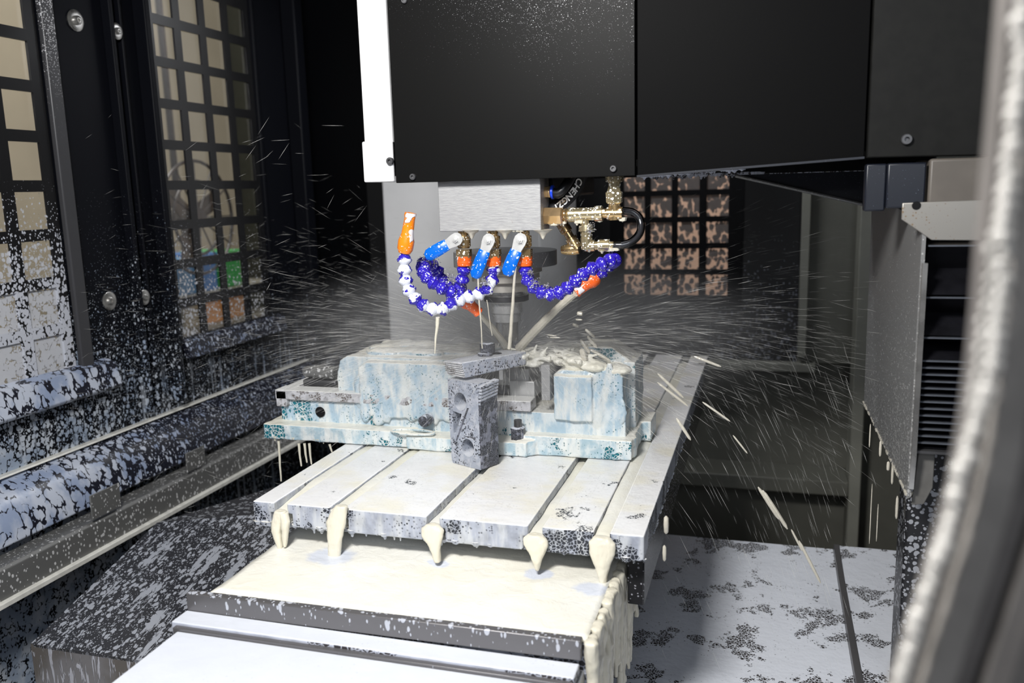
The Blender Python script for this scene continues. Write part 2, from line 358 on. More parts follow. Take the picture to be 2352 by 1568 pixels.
M['galv'] = spots('wet_galvanised_rail', (0.20, 0.20, 0.195), 200, 0.42, (0.55, 0.55, 0.55), 0.4, 0.45, (1, 1, 0.7), nvar=0.7, second=0.5)
M['galv_edge'] = plain('milky_rail_edge', (0.66, 0.65, 0.6), 0.3)
q = NT('splashed_window_glass')
tr = q.n('ShaderNodeBsdfTransparent'); gl = q.n('ShaderNodeBsdfGlossy'); gl.inputs['Roughness'].default_value = 0.05
mx = q.n('ShaderNodeMixShader'); mx.inputs[0].default_value = 0.05
q.t.links.new(tr.outputs[0], mx.inputs[1]); q.t.links.new(gl.outputs[0], mx.inputs[2])
v = q.vec((1, 1, 0.8), True); zz = q.sep(q.g.outputs['Position'], 2); yy = q.sep(q.g.outputs['Position'], 1)
cov = q.math('MULTIPLY', q.mapr(zz, 0.46, 0.16, 0.0, 1.05, False), q.mapr(yy, 0.35, 0.7, 1.0, 0.4, False))
m = wetmask(q, v, 130, cov, 1.0, 0.7); m2 = wetmask(q, v, 260, q.math('MULTIPLY', cov, 0.8), 0.3); m = q.math('MAXIMUM', m, m2)
q.set((0.52, 0.53, 0.56), 0.3, 0)
mx2 = q.n('ShaderNodeMixShader'); q.t.links.new(m, mx2.inputs[0]); q.t.links.new(mx.outputs[0], mx2.inputs[1]); q.t.links.new(q.b.outputs[0], mx2.inputs[2])
q.t.links.new(mx2.outputs[0], q.out.inputs[0]); M['glass'] = q.m
q = NT('splashed_grid_print'); v = q.vec((1, 1, 0.8), True); zz = q.sep(q.g.outputs['Position'], 2); yy = q.sep(q.g.outputs['Position'], 1)
cov = q.math('MULTIPLY', q.mapr(zz, 0.46, 0.16, 0.0, 1.05, False), q.mapr(yy, 0.35, 0.7, 1.0, 0.25, False))
m = wetmask(q, v, 130, cov, 1.0, 0.7); m2 = wetmask(q, v, 260, q.math('MULTIPLY', cov, 0.8), 0.3); m = q.math('MAXIMUM', m, m2)
c = q.mix(m, (0.008, 0.008, 0.009), (0.52, 0.54, 0.6)); M['grid_wet'] = q.set(c, 0.3, 0)
q = NT('blotched_rear_glass')
tr = q.n('ShaderNodeBsdfTransparent'); v = q.vec((1, 1, 0.7), True)
zz = q.sep(q.g.outputs['Position'], 2)
m = wetmask(q, v, 75, q.mapr(zz, 0.45, 0.2, 0.95, 0.62, False), 1.3, 0.3)
q.set((0.16, 0.15, 0.15), 0.5, 0)
mx2 = q.n('ShaderNodeMixShader'); q.t.links.new(q.math('MULTIPLY', m, 0.8), mx2.inputs[0]); q.t.links.new(tr.outputs[0], mx2.inputs[1]); q.t.links.new(q.b.outputs[0], mx2.inputs[2])
q.t.links.new(mx2.outputs[0], q.out.inputs[0]); M['glass_rear'] = q.m
M['wall_rear'] = spots('rear_black_enclosure', (0.012, 0.012, 0.013), 120, 0.5, (0.20, 0.21, 0.25), 0.4, grad=(2, 0.3, 0.15, -0.1, 1.3), nvar=0.5)
M['olive'] = plain('olive_grey_paint', (0.17, 0.17, 0.145), 0.5, 0, 0.1, 8)
M['olive_light'] = plain('light_olive_paint', (0.30, 0.30, 0.26), 0.5, 0, 0.08, 8)
M['grey_col'] = plain('light_grey_paint', (0.78, 0.78, 0.79), 0.45, 0, 0.05, 6)
M['beige_wall'] = plain('beige_workshop_wall', (0.62, 0.57, 0.45), 0.8, 0, 0.05, 4)
M['pink_wall'] = plain('warm_workshop_wall', (0.72, 0.52, 0.42), 0.8, 0, 0.05, 4)
M['floor_m'] = plain('brown_sump', (0.10, 0.075, 0.05), 0.4, 0, 0.3, 6)
M['guard'] = spots('speckled_guard_sheet', (0.22, 0.22, 0.22), 420, 0.55, (0.42, 0.42, 0.42), 0.4, 0.2, (1, 0.45, 1.0), nvar=0.5, second=0.5, grad=(2, 0.33, 0.6, 0.02, 1.2))
M['bellows'] = plain('glossy_black_bellows', (0.008, 0.008, 0.010), 0.16, 0, 0.3, 30)
M['navy'] = spots('wet_navy_paint', (0.009, 0.011, 0.018), 420, 0.16, (0.3, 0.36, 0.46), 0.35, nvar=0.8)
M['cast'] = plain('aged_beige_paint', (0.12, 0.105, 0.09), 0.5, 0, 0.15, 14)
M['seal'] = plain('grey_door_frame', (0.20, 0.185, 0.175), 0.45, 0.2, 0.1, 20)
M['seal_light'] = plain('pale_beaded_edge', (0.52, 0.50, 0.47), 0.3, 0, 0.06, 20)
q = NT('spray_drops'); M['spray'] = q.set((0.8, 0.79, 0.76), 0.3, 0)
tr = q.n('ShaderNodeBsdfTransparent'); mx = q.n('ShaderNodeMixShader'); mx.inputs[0].default_value = 0.34
q.t.links.new(tr.outputs[0], mx.inputs[1]); q.t.links.new(q.b.outputs[0], mx.inputs[2]); q.t.links.new(mx.outputs[0], q.out.inputs[0])
q = NT('clear_tube'); q.set((0.8, 0.8, 0.8), 0.05, 0, Transmission_Weight=0.0); tr = q.n('ShaderNodeBsdfTransparent'); tr.inputs[0].default_value = (0.75, 0.76, 0.78, 1); gl = q.n('ShaderNodeBsdfGlossy'); gl.inputs['Roughness'].default_value = 0.08
fr = q.n('ShaderNodeLayerWeight'); fr.inputs[0].default_value = 0.35; mx = q.n('ShaderNodeMixShader'); q.t.links.new(fr.outputs['Fresnel'], mx.inputs[0]); q.t.links.new(tr.outputs[0], mx.inputs[1]); q.t.links.new(gl.outputs[0], mx.inputs[2]); q.t.links.new(mx.outputs[0], q.out.inputs[0]); M['clear'] = q.m
M['chip'] = plain('silver_chips', (0.75, 0.75, 0.74), 0.25, 0.8, 0.2, 300)

# ------------------------------------------------------------------ structure: machine enclosure
W = -0.55
YF, YB = -0.45, 1.5
def bars_window(name, plane, a0, a1, z0, z1, cols, rows, sz, gmat, fmat, thick=0.003):
    """plane ('X', value) or ('Y', value); cols/rows are the starts of the clear squares"""
    e = struct(thing(name, (0, 0, 0), None, None))
    ax, c = plane; b = MB()
    def bx(u0, u1, w0, w1, t):
        if ax == 'X': b.box(c - 0.002, c + t, u0, u1, w0, w1)
        else: b.box(u0, u1, c - t, c + 0.002, w0, w1)
    cs = sorted(cols); u = a0
    for s in cs: bx(u, s, z0, z1, thick); u = s + sz
    bx(u, a1, z0, z1, thick)
    rs = sorted(rows)
    for s in cs:
        zc = z0
        for rr in rs: bx(s, s + sz, zc, rr, thick * 0.98); zc = rr + sz * 0.99
        bx(s, s + sz, zc, z1, thick * 0.98)
    struct(b.build('window_grid', fmat, e, smooth=False))
    g = MB()
    if ax == 'X': g.box(c - 0.004, c - 0.0025, a0, a1, z0, z1)
    else: g.box(a0, a1, c + 0.0025, c + 0.004, z0, z1)
    struct(g.build('window_pane', gmat, e, smooth=False))
    return e
rows = [0.098 + 0.0815 * i for i in range(-2, 12)]
bars_window('window_1', ('X', W), YF, 0.295, 0.09, 1.15, [0.211 - 0.0845 * i for i in range(7)], [r for r in rows if r > 0.09], 0.063, M['glass'], M['grid_wet'])
bars_window('window_2', ('X', W), 0.575, 0.93, 0.09, 1.15, [0.589 + 0.0845 * i for i in range(4)], [r for r in rows if r > 0.09], 0.063, M['glass'], M['grid_wet'])
# foam lies on the inside of the low panes as well as on the black panels
b = MB(); b.box(W - 0.02, W, 0.30, 0.575, -0.2, 1.15); b.box(W - 0.02, W, 0.93, YB, -0.2, 1.15); b.box(W - 0.02, W, YF, 0.30, -0.2, 0.09); b.box(W - 0.02, W, 0.575, 0.93, -0.2, 0.09)
b.box(W - 0.02, W, YF, YB, -0.8, -0.2)
struct(b.build('wall_left', M['wall_wet'], smooth=False))
b = MB(); b.box(W, W + 0.012, 0.302, 0.33, 0.09, 1.15); struct(b.build('trim_1', spots('grey_frame_strip', (0.05, 0.05, 0.055), 330, 0.5, (0.75, 0.75, 0.78), 0.35, grad=(2, 0.45, 0.1, 0.85, 1.5), nvar=0.7), bevel=0.003))
b = MB(); b.box(W, W + 0.02, 0.452, 0.462, -0.03, 1.15); b.box(W, W + 0.014, 0.485, 0.49, -0.03, 1.15); struct(b.build('trim_2', M['wall_wet'], bevel=0.002))
b = MB(); b.box(W, W + 0.03, 0.535, 0.55, -0.03, 1.15); struct(b.build('trim_3', M['wall_wet'], bevel=0.003))
b = MB(); b.box(W, W + 0.012, 0.925, 0.935, 0.08, 1.15); struct(b.build('trim_4', M['wall_wet'], bevel=0.003))
b = MB(); b.box(W, W + 0.04, 1.07, 1.11, -0.1, 1.15); struct(b.build('trim_5', M['wall_wet'], bevel=0.004))
b = MB(); b.prism([(W, 0.100), (W + 0.022, 0.092), (W + 0.034, 0.05), (W + 0.028, 0.044), (W, 0.05)], 'Y', YF, 0.37); struct(b.build('trim_6', M['sill_wet'], bevel=0.002))
b = MB(); b.prism([(W, 0.096), (W + 0.018, 0.088), (W + 0.026, 0.055), (W, 0.055)], 'Y', 0.58, 0.96); struct(b.build('trim_7', M['sill_wet'], bevel=0.002))
b = MB(); b.prism([(W, -0.0445), (W + 0.012, -0.0445), (W + 0.014, -0.047), (W, -0.05)], 'Y', YF, YB); struct(b.build('trim_8', M['galv_edge']))
b = MB(); b.prism([(W, -0.05), (W + 0.02, -0.055), (W + 0.045, -0.075), (W + 0.062, -0.105), (W + 0.066, -0.135), (W + 0.05, -0.139), (W, -0.13)], 'Y', YF, YB); struct(b.build('trim_9', M['sill_wet'], bevel=0.003))
b = MB(); b.prism([(W + 0.05, -0.150), (W + 0.10, -0.145), (W + 0.104, -0.150), (W + 0.104, -0.20), (W + 0.098, -0.20), (W + 0.05, -0.16)], 'Y', YF, YB); struct(b.build('trim_10', M['galv'], bevel=0.001))
b = MB(); b.prism([(W + 0.105, -0.193), (W + 0.112, -0.195), (W + 0.112, -0.203), (W + 0.098, -0.204), (W + 0.098, -0.2)], 'Y', YF, YB); struct(b.build('trim_11', M['galv_edge'], bevel=0.001))
# floor, ceiling, rear
b = MB(); b.box(W - 0.02, 1.15, YF, YB, -0.82, -0.80); struct(b.build('floor', M['floor_m'], smooth=False))
b = MB(); b.box(W, 1.15, 0.0, YB, 1.15, 1.17); struct(b.build('ceiling', M['black_dull'], smooth=False))
b = MB(); b.box(W, 0.20, YB, YB + 0.02, -0.10, 1.15); b.box(0.565, 0.713, YB, YB + 0.02, -0.10, 1.15); b.box(0.20, 0.565, YB, YB + 0.02, -0.10, 0.055); b.box(0.20, 0.565, YB, YB + 0.02, 0.55, 1.15)
struct(b.build('wall_back', M['wall_rear'], smooth=False))
bars_window('window_3', ('Y', YB), 0.20, 0.565, 0.055, 0.55, [0.240, 0.3145, 0.389, 0.467], [0.082 + 0.0725 * i for i in range(6)], 0.058, M['glass_rear'], M['black_dull'])
b = MB(); b.box(W, 1.15, YB + 0.03, YB + 0.05, -0.8, -0.10); b.box(0.713, 1.15, YB + 0.0, YB + 0.03, -0.10, 1.15); struct(b.build('wall_back_lower', M['olive'], smooth=False))
b = MB(); b.box(0.713, 0.735, YB - 0.03, YB, -0.08, 1.15); struct(b.build('trim_12', M['olive_light'], bevel=0.002))
b = MB(); b.box(W, 0.76, YB - 0.04, YB + 0.03, -0.12, -0.098); struct(b.build('trim_13', M['olive_light'], bevel=0.002))
b = MB(); b.box(0.85, 0.88, YB - 0.10, YB, -0.8, 1.15); struct(b.build('trim_14', M['olive_light'], bevel=0.003))
b = MB(); b.box(0.25, 0.85, YB - 0.10, YB + 0.03, -0.44, -0.40); struct(b.build('trim_15', M['olive'], bevel=0.003))
b = MB(); b.box(1.13, 1.15, -0.2, YB, -0.8, 1.15); struct(b.build('wall_right', M['black_dull'], smooth=False))
# workshop outside the windows
b = MB(); b.box(-2.0, -1.95, -1.0, 2.87, -0.9, 2.4); struct(b.build('wall_workshop', M['beige_wall'], smooth=False))
b = MB(); b.box(-2.0, -0.6, 2.9, 2.95, -0.9, 2.4); struct(b.build('wall_workshop_end', plain('dark_green_wall', (0.035, 0.038, 0.028), 0.7), smooth=False))
b = MB(); b.box(-0.6, 1.6, 2.6, 2.65, -0.9, 1.9); struct(b.build('wall_workshop_rear', M['pink_wall'], smooth=False))
b = MB(); b.box(-2.0, 1.6, -1.0, 2.6, -0.92, -0.88); struct(b.build('floor_workshop', M['floor_m'], smooth=False))

def outside_box(px0, py0, px1, py1, X, depth, col, name, label, cat):
    a = onX(px0, py0, X); c = onX(px1, py1, X); z0, z1 = min(a.z, c.z), max(a.z, c.z); y0, y1 = min(a.y, c.y), max(a.y, c.y)
    t = thing(name, ((X), (y0 + y1) / 2, z0), label, cat)
    b = MB(); b.box(X - depth, X, y0, y1, z0, z1); b.build('carton', plain(label[:20], col, 0.7), t, bevel=0.006)
    b = MB(); b.box(X - depth * 0.98, X + 0.006, y0 - 0.004, y1 + 0.004, z1 - 0.02, z1 + 0.003); b.build('lid', plain(label[:18] + 'l', tuple(min(1, x * 1.3 + 0.05) for x in col), 0.7), t, bevel=0.003)
shelf_z = [onX(480, 668, -1.5).z, onX(480, 745, -1.5).z]
t = thing('workshop_shelf', (-1.6, 1.4, -0.88), 'beige shelf rack behind the gridded window, holding coloured boxes', 'shelf')
for zz_ in shelf_z:
    b = MB(); b.box(-1.75, -1.47, 1.55, 2.45, zz_ - 0.021, zz_ - 0.001); b.build('shelf_board', M['olive_light'], t)
for yy_ in (1.56, 2.42):
    b = MB(); b.box(-1.75, -1.72, yy_, yy_ + 0.03, -0.88, shelf_z[0] + 0.02); b.box(-1.50, -1.47, yy_, yy_ + 0.03, -0.88, shelf_z[0] - 0.022); b.build('upright', M['olive_light'], t)
zs = shelf_z
def sbox(px0, px1, zb, h, col, name, label, cat):
    y0 = onX(px0, 640, -1.5).y; y1 = onX(px1, 640, -1.5).y
    t = thing(name, (-1.6, (y0 + y1) / 2, zb), label, cat)
    b = MB(); b.box(-1.70, -1.5, y0, y1, zb, zb + h * 0.85); b.build('body', plain(label[:20], col, 0.7), t, bevel=0.005)
    b = MB(); b.box(-1.705, -1.494, y0 - 0.004, y1 + 0.004, zb + h * 0.85, zb + h); b.build('lid', plain(label[:18] + 'l', tuple(min(1, x * 1.25 + 0.06) for x in col), 0.7), t, bevel=0.004)
sbox(408, 455, zs[0], 0.14, (0.10, 0.28, 0.55), 'storage_box', 'pale blue box leftmost on the upper workshop shelf behind the gridded window', 'box')
sbox(466, 500, zs[0], 0.15, (0.02, 0.16, 0.50), 'storage_box', 'deep blue box between the pale blue and the green box', 'box')
sbox(515, 556, zs[0], 0.15, (0.05, 0.38, 0.10), 'storage_box', 'green box on the upper workshop shelf behind the gridded window', 'box')
sbox(415, 455, zs[1], 0.085, (0.42, 0.40, 0.30), 'storage_box', 'dull beige box on the lower workshop shelf behind the gridded window', 'box')
sbox(466, 508, zs[1], 0.10, (0.75, 0.38, 0.14), 'storage_box', 'orange box on the lower workshop shelf, in the middle', 'box')
sbox(520, 562, zs[1], 0.10, (0.60, 0.36, 0.20), 'storage_box', 'brown box on the lower workshop shelf below the green box', 'box')
fc = onX(455, 500, -1.32)
t = thing('workshop_fan', (fc.x, fc.y, fc.z), 'round dark wire-caged fan seen through the gridded window', 'fan')
b = MB()
for rr_ in (0.20, 0.13):
    b.tube([fc + Vector((0, math.cos(a * math.pi / 16) * rr_, math.sin(a * math.pi / 16) * rr_)) for a in range(33)], 0.006, 6)
for k in range(12):
    a = k * math.pi / 6; b.tube([fc, fc + Vector((0, math.cos(a) * 0.2, math.sin(a) * 0.2))], 0.003, 5)
b.build('cage', M['steel_dark'], t)
for k in range(3):
    a = k * 2.09 + 0.4; b = MB(); d_ = Vector((0, math.cos(a), math.sin(a))); e_ = Vector((0.3, -math.sin(a), math.cos(a)))
    b.obox(fc + d_ * 0.09 - Vector((0.03, 0, 0)), d_, e_, d_.cross(e_), 0.15, 0.08, 0.004); b.build('fan_blade', M['cast'], t)
b = MB(); b.cyl(fc - Vector((0.1, 0, 0)), fc + Vector((0.01, 0, 0)), 0.035); b.build('motor', M['steel_dark'], t)
b = MB(); b.cyl(fc - Vector((0.08, 0, 0)), fc - Vector((0.08, 0, -1.6)), 0.012); b.build('bracket', M['steel_dark'], t)

# washers and bolts on the left panels
def washer_bolt(c, d, r, label, m1=None, group=None, name='washer_bolt'):
    t = thing(name, c, label, 'bolt', group); c = Vector(c); d = Vector(d)
    b = MB(); b.lathe(c, d, [(0, r * 0.98), (0.002, r), (0.003, r * 0.9), (0.003, r * 0.5)], 28); b.build('washer', m1 or M['steel'], t)
    b = MB(); b.lathe(c + d * 0.003, d, [(0, r * 0.45), (r * 0.25, r * 0.42), (r * 0.32, r * 0.3), (r * 0.32, r * 0.18), (r * 0.15, r * 0.15)], 16); b.build('bolt_head', M['steel'], t)
washer_bolt((W + 0.0005, 0.387, 0.701), (1, 0, 0), 0.0185, 'steel bolt with wide washer high on the black panel, beside the speckled grey strip')
washer_bolt((W + 0.0005, 0.393, 0.202), (1, 0, 0), 0.0175, 'steel bolt with wide washer low on the droplet-covered black panel')
washer_bolt((W + 0.0145, 0.470, 0.695), (1, 0, 0), 0.015, 'dim washer high on the dark fold beside the gridded window')
washer_bolt((W + 0.0145, 0.470, 0.199), (1, 0, 0), 0.015, 'dim washer low on the dark fold beside the gridded window')
def clip(px0, py0, px1, py1, label):
    a = onX(px0, py0, W + 0.106); c = onX(px1, py1, W + 0.106)
    b = MB(); b.box(W + 0.1045, W + 0.1075, min(a.y, c.y), max(a.y, c.y), min(a.z, c.z), max(a.z, c.z))
    tag(b.build('mounting_plate', M['galv'], None, bevel=0.001), label, 'bracket')
clip(212, 1195, 272, 1108, 'square galvanised mounting plate on the left rail, near its gap')
clip(430, 1085, 468, 1022, 'small galvanised mounting plate farther along the left rail')

# drips hanging off edges
def drips(name, pts, n, L, r, mat, label, cat='drips', parent=None, seed=1, jit=1.0):
    rnd = random.Random(seed); b = MB()
    pts = [Vector(p) for p in pts]
    seg = [(pts[i + 1] - pts[i]).length for i in range(len(pts) - 1)]; tot = sum(seg)
    for k in range(n):
        s = rnd.random() * tot; i = 0
        while i < len(seg) - 1 and s > seg[i]: s -= seg[i]; i += 1
        p = pts[i].lerp(pts[i + 1], s / seg[i]); l = L * (0.25 + rnd.random() ** 2 * 1.2) * jit; rr = r * (0.5 + rnd.random() * 0.8)
        b.lathe(p + Vector((0, 0, rr * 0.6)), (0, 0, -1), [(0, rr * 1.3), (rr, rr), (rr + l * 0.4, rr * 0.45), (rr + l * 0.85, rr * 0.42), (rr + l, rr * 0.3), (rr + l + rr * .2, rr * .05)], 8)
    o = b.build(name, mat, parent)
    if parent is None: tag(o, label, cat, None, 'stuff')
    else: o['kind'] = 'stuff'
    return o

# grey machine column part behind spindle
b = MB(); b.prism([(-0.327, 1.14), (-0.310, 1.10), (0.10, 1.10), (0.13, 1.13), (0.147, 1.18), (0.147, 1.30), (-0.327, 1.30)], 'Z', -0.75, 0.95)
tag(b.build('tool_magazine_guard', M['grey_col'], bevel=0.004), 'light grey upright guard with rounded edges behind the spindle', 'guard')

# ------------------------------------------------------------------ spindle head
HY = 0.15
t = thing('headstock', (0.45, 0.35, 0.40), 'black boxy spindle head hanging from above with a white front strip', 'headstock')
b = MB(); b.box(0.157, 0.474, HY, HY + 0.012, 0.4, 1.10); b.build('side_plate', M['head_plate'], t, bevel=0.0008)
b = MB(); b.prism([(0.476, 0.3995), (0.733, 0.4125), (0.733, 1.10), (0.476, 1.10)], 'Y', HY + 0.004, HY + 0.02); b.build('side_panel', M['head_side'], t, bevel=0.0008)
b = MB(); b.prism([(0.735, 0.412), (0.864, 0.410), (0.885, 1.10), (0.735, 1.10)], 'Y', HY - 0.006, HY + 0.016); b.build('side_panel', M['head_grey'], t, bevel=0.0015)
b = MB(); b.box(0.116, 0.1565, HY - 0.004, 0.60, 0.407, 1.10); b.box(0.113, 0.1565, HY - 0.006, 0.60, 0.402, 0.455); b.build('front_casing', M['white_paint'], t, bevel=0.002)
b = MB(); b.box(0.16, 0.88, HY + 0.03, 0.585, 0.42, 1.10); b.build('core', M['black_dull'], t)
b = MB(); b.box(0.157, 0.88, 0.59, 0.61, 0.402, 1.10); b.build('far_plate', M['black'], t)
b = MB(); b.prism([(0.476, 0.398), (0.733, 0.411), (0.733, 0.4135), (0.476, 0.4005)], 'Y', HY, HY + 0.03); b.build('bottom_flange', M['navy'], t)
def cap_screw(c, r, t):
    c = Vector(c); b = MB(); b.lathe(c, (0, -1, 0), [(0, r), (r * 0.7, r), (r * 0.9, r * 0.85), (r * 0.9, r * 0.45), (r * 0.3, r * 0.4)], 18)
    o = b.build('cap_screw', M['steel_dark'], t)
for px, py, y in ((949, 406, HY), (1409, 387, HY), (930, 1, HY)):
    cap_screw(onY(px, py, y), 0.0042, t)
cap_screw(onY(897, 370, HY - 0.006), 0.005, t)
cap_screw(onY(2082, 320, HY - 0.006), 0.006, t)
drips('hanging_drops', [(0.60, 0.60, 0.402), (0.87, 0.60, 0.402)], 70, 0.004, 0.004, M['cover_white'], '', parent=t, seed=3)
drips('edge_drops', [(0.476, HY + 0.02, 0.399), (0.60, HY + 0.02, 0.405)], 50, 0.002, 0.0035, M['cover_white'], '', parent=t, seed=4)
drips('underside_drops', [(0.44, 0.55, 0.402), (0.62, 0.58, 0.402)], 60, 0.003, 0.004, M['cover_white'], '', parent=t, seed=5)

SX, SY = 0.2465, 0.34
t = thing('spindle', (SX, SY, 0.17), 'round steel spindle with black flange and tool holder under the head', 'spindle')
def ly(px, py): return onY(px, py, SY).z
b = MB(); b.lathe((SX, SY, 0.400), (0, 0, -1), [(0, 0.083), (0.060, 0.083), (0.063, 0.081), (0.063, 0.04)], 48); b.build('flange', M['black'], t)
b = MB(); b.lathe((SX, SY, ly(1175, 575)), (0, 0, -1), [(0, 0.079), (0.022, 0.079), (0.024, 0.04)], 48); b.build('flange_ring', spots('wet_grey_ring', (0.30, 0.30, 0.31), 300, 0.3, (0.6, 0.6, 0.62), 0.35, 0.4), t)
b = MB(); b.lathe((SX, SY, ly(1175, 590)), (0, 0, -1), [(0, 0.056), (0.022, 0.056), (0.024, 0.052), (0.035, 0.052), (0.037, 0.042), (0.050, 0.042), (0.052, 0.025)], 40); b.build('spindle_nose', plain('worn_bronze_grey', (0.48, 0.46, 0.42), 0.35, 0.3), t)
z0_ = ly(1175, 648)
b = MB(); b.lathe((SX, SY, z0_), (0, 0, -1), [(0, 0.03), (0.012, 0.031), (0.013, 0.026), (0.018, 0.026), (0.019, 0.034), (0.028, 0.034), (0.03, 0.025), (0.031, 0.024), (0.046, 0.024), (0.047, 0.021), (0.06, 0.021)], 40); b.build('tool_holder', M['chrome'], t)
b = MB(); b.lathe((SX, SY, z0_ - 0.019), (0, 0, -1), [(0, 0.0345), (0.0085, 0.0345)], 40); b.build('gripper_groove', M['steel_dark'], t)
b = MB(); b.lathe((SX, SY, z0_ - 0.06), (0, 0, -1), [(0, 0.017), (0.03, 0.017), (0.032, 0.008), (0.085, 0.008)], 24); b.build('cutter', M['steel'], t)
b = MB(); b.box(SX - 0.045, SX + 0.10, SY - 0.10, SY + 0.2, 0.375, 0.418); b.build('mounting_block', M['black'], t, bevel=0.004)

# coolant manifold block
t = thing('coolant_manifold', (0.28, 0.185, 0.335), 'rectangular bare aluminium manifold block below the black head', 'manifold block')
MYF = 0.165
a_ = onY(1005, 420, MYF); c_ = onY(1243, 529, MYF)
b = MB(); b.box(a_.x, c_.x, MYF, MYF + 0.045, c_.z, 0.402); b.build('block', M['alu'], t, bevel=0.001)
drips('hanging_coolant', [(a_.x, MYF + 0.004, c_.z), (c_.x, MYF + 0.004, c_.z)], 8, 0.002, 0.0028, M['stream'], '', parent=t, seed=6)
for px in (1083, 1160, 1247):
    b = MB(); p = onY(px, 531, MYF + 0.004); b.lathe(p + Vector((0, 0, 0.002)), (0, 0, -1), [(0, 0.013), (0.002, 0.010), (0.005, 0.005), (0.011, 0.002), (0.0125, 0.0004)], 12); b.build('coolant_lobe', M['stream'], t)

# ball valves
def ball_valve(px, piv, tip, label, lab2):
    Yv = 0.180
    top = onY(px, 532, Yv); zt = c_.z; zb = onY(px, 590, Yv).z
    t = thing('ball_valve', (top.x, Yv, zb), label, 'valve', 'ball valves under the manifold block')
    H = zt - zb
    b = MB(); b.lathe((top.x, Yv, zt + 0.002), (0, 0, -1), [(0, 0.007), (H * 0.25, 0.007), (H * 0.27, 0.0095), (H * 0.65, 0.0095), (H * 0.67, 0.008), (H * 0.72, 0.008)], 20); b.build('valve_body', M['brass'], t)
    b = MB(); b.lathe((top.x, Yv, zt - H * 0.7), (0, 0, -1), [(0, 0.0108), (H * 0.32, 0.0108)], 6); b.build('hex_end', M['brass'], t)
    P1 = onY(piv[0], piv[1], Yv - 0.017); P2 = onY(tip[0], tip[1], Yv - 0.020)
    b = MB(); b.cyl((P1.x, Yv, P1.z), (P1.x, Yv - 0.018, P1.z), 0.0042, 14); b.build('stem', M['steel'], t)
    d = (P2 - P1); L = d.length; d.normalize(); n_ = Vector((0, -1, 0)); s_ = d.cross(n_).normalized(); n_ = s_.cross(d)
    b = MB(); q0 = P1; w0 = 0.0086
    prof = [(-0.0095, 0.003), (-0.0075, 0.006), (-0.003, w0), (0.003, w0), (0.012, 0.0068), (0.024, 0.0068)]
    rings = [[q0 + d * x_ + s_ * w_ + n_ * 0.001, q0 + d * x_ - s_ * w_ + n_ * 0.001, q0 + d * x_ - s_ * w_ - n_ * 0.001, q0 + d * x_ + s_ * w_ - n_ * 0.001] for x_, w_ in prof]
    b.loft(rings); lv = b.build('lever', M['chrome'], t, bevel=0.0004)
    b = MB(); rings = []
    for i in range(9):
        f = i / 8; x_ = 0.014 + (L - 0.014) * f; w_ = 0.0078 * (1 + 0.12 * math.sin(f * 3.1)); w_ *= (1 if i < 8 else 0.6); th = 0.0032 if 0 < i < 8 else 0.0022
        cc = q0 + d * x_ + n_ * (0.002 * math.sin(f * 3.1))
        rings.append([cc + s_ * w_ * math.cos(a) + n_ * th * math.sin(a) for a in [k * math.pi / 6 for k in range(12)]])
    b.loft(rings); b.build('lever_sleeve', M['blue_lever'], t, bevel=0)['label'] = 'blue lever sleeve'
    b = MB(); b.lathe(P1 + n_ * 0.001, n_, [(0, 0.0062), (0.0006, 0.0062), (0.0007, 0.0044), (0.0028, 0.0042), (0.0029, 0.0024), (0.0042, 0.0022), (0.0044, 0.001)], 6); b.build('lever_nut', M['chrome'], t)
    b = MB(); zc = zb; zc2 = onY(px, 612, Yv).z; h = zc - zc2
    b.lathe((top.x, Yv, zc + 0.001), (0, 0, -1), [(0, 0.0098), (h * 0.3, 0.0102), (h * 0.5, 0.0095), (h * 0.6, 0.0102), (h, 0.0095)], 20); b.build('hose_connector', M['orange'], t)['label'] = 'orange hose connector'
    return Vector((top.x, Yv, zc2))
V1 = ball_valve(1064, (1047, 550), (978, 590), 'brass ball valve whose blue lever points left, leftmost under the block', '')
V2 = ball_valve(1132, (1122, 553), (1090, 638), 'brass ball valve in the middle, between the two other blue-levered valves', '')
V3 = ball_valve(1204, (1195, 552), (1163, 632), 'brass ball valve at the right end of the block, above the long right hose', '')

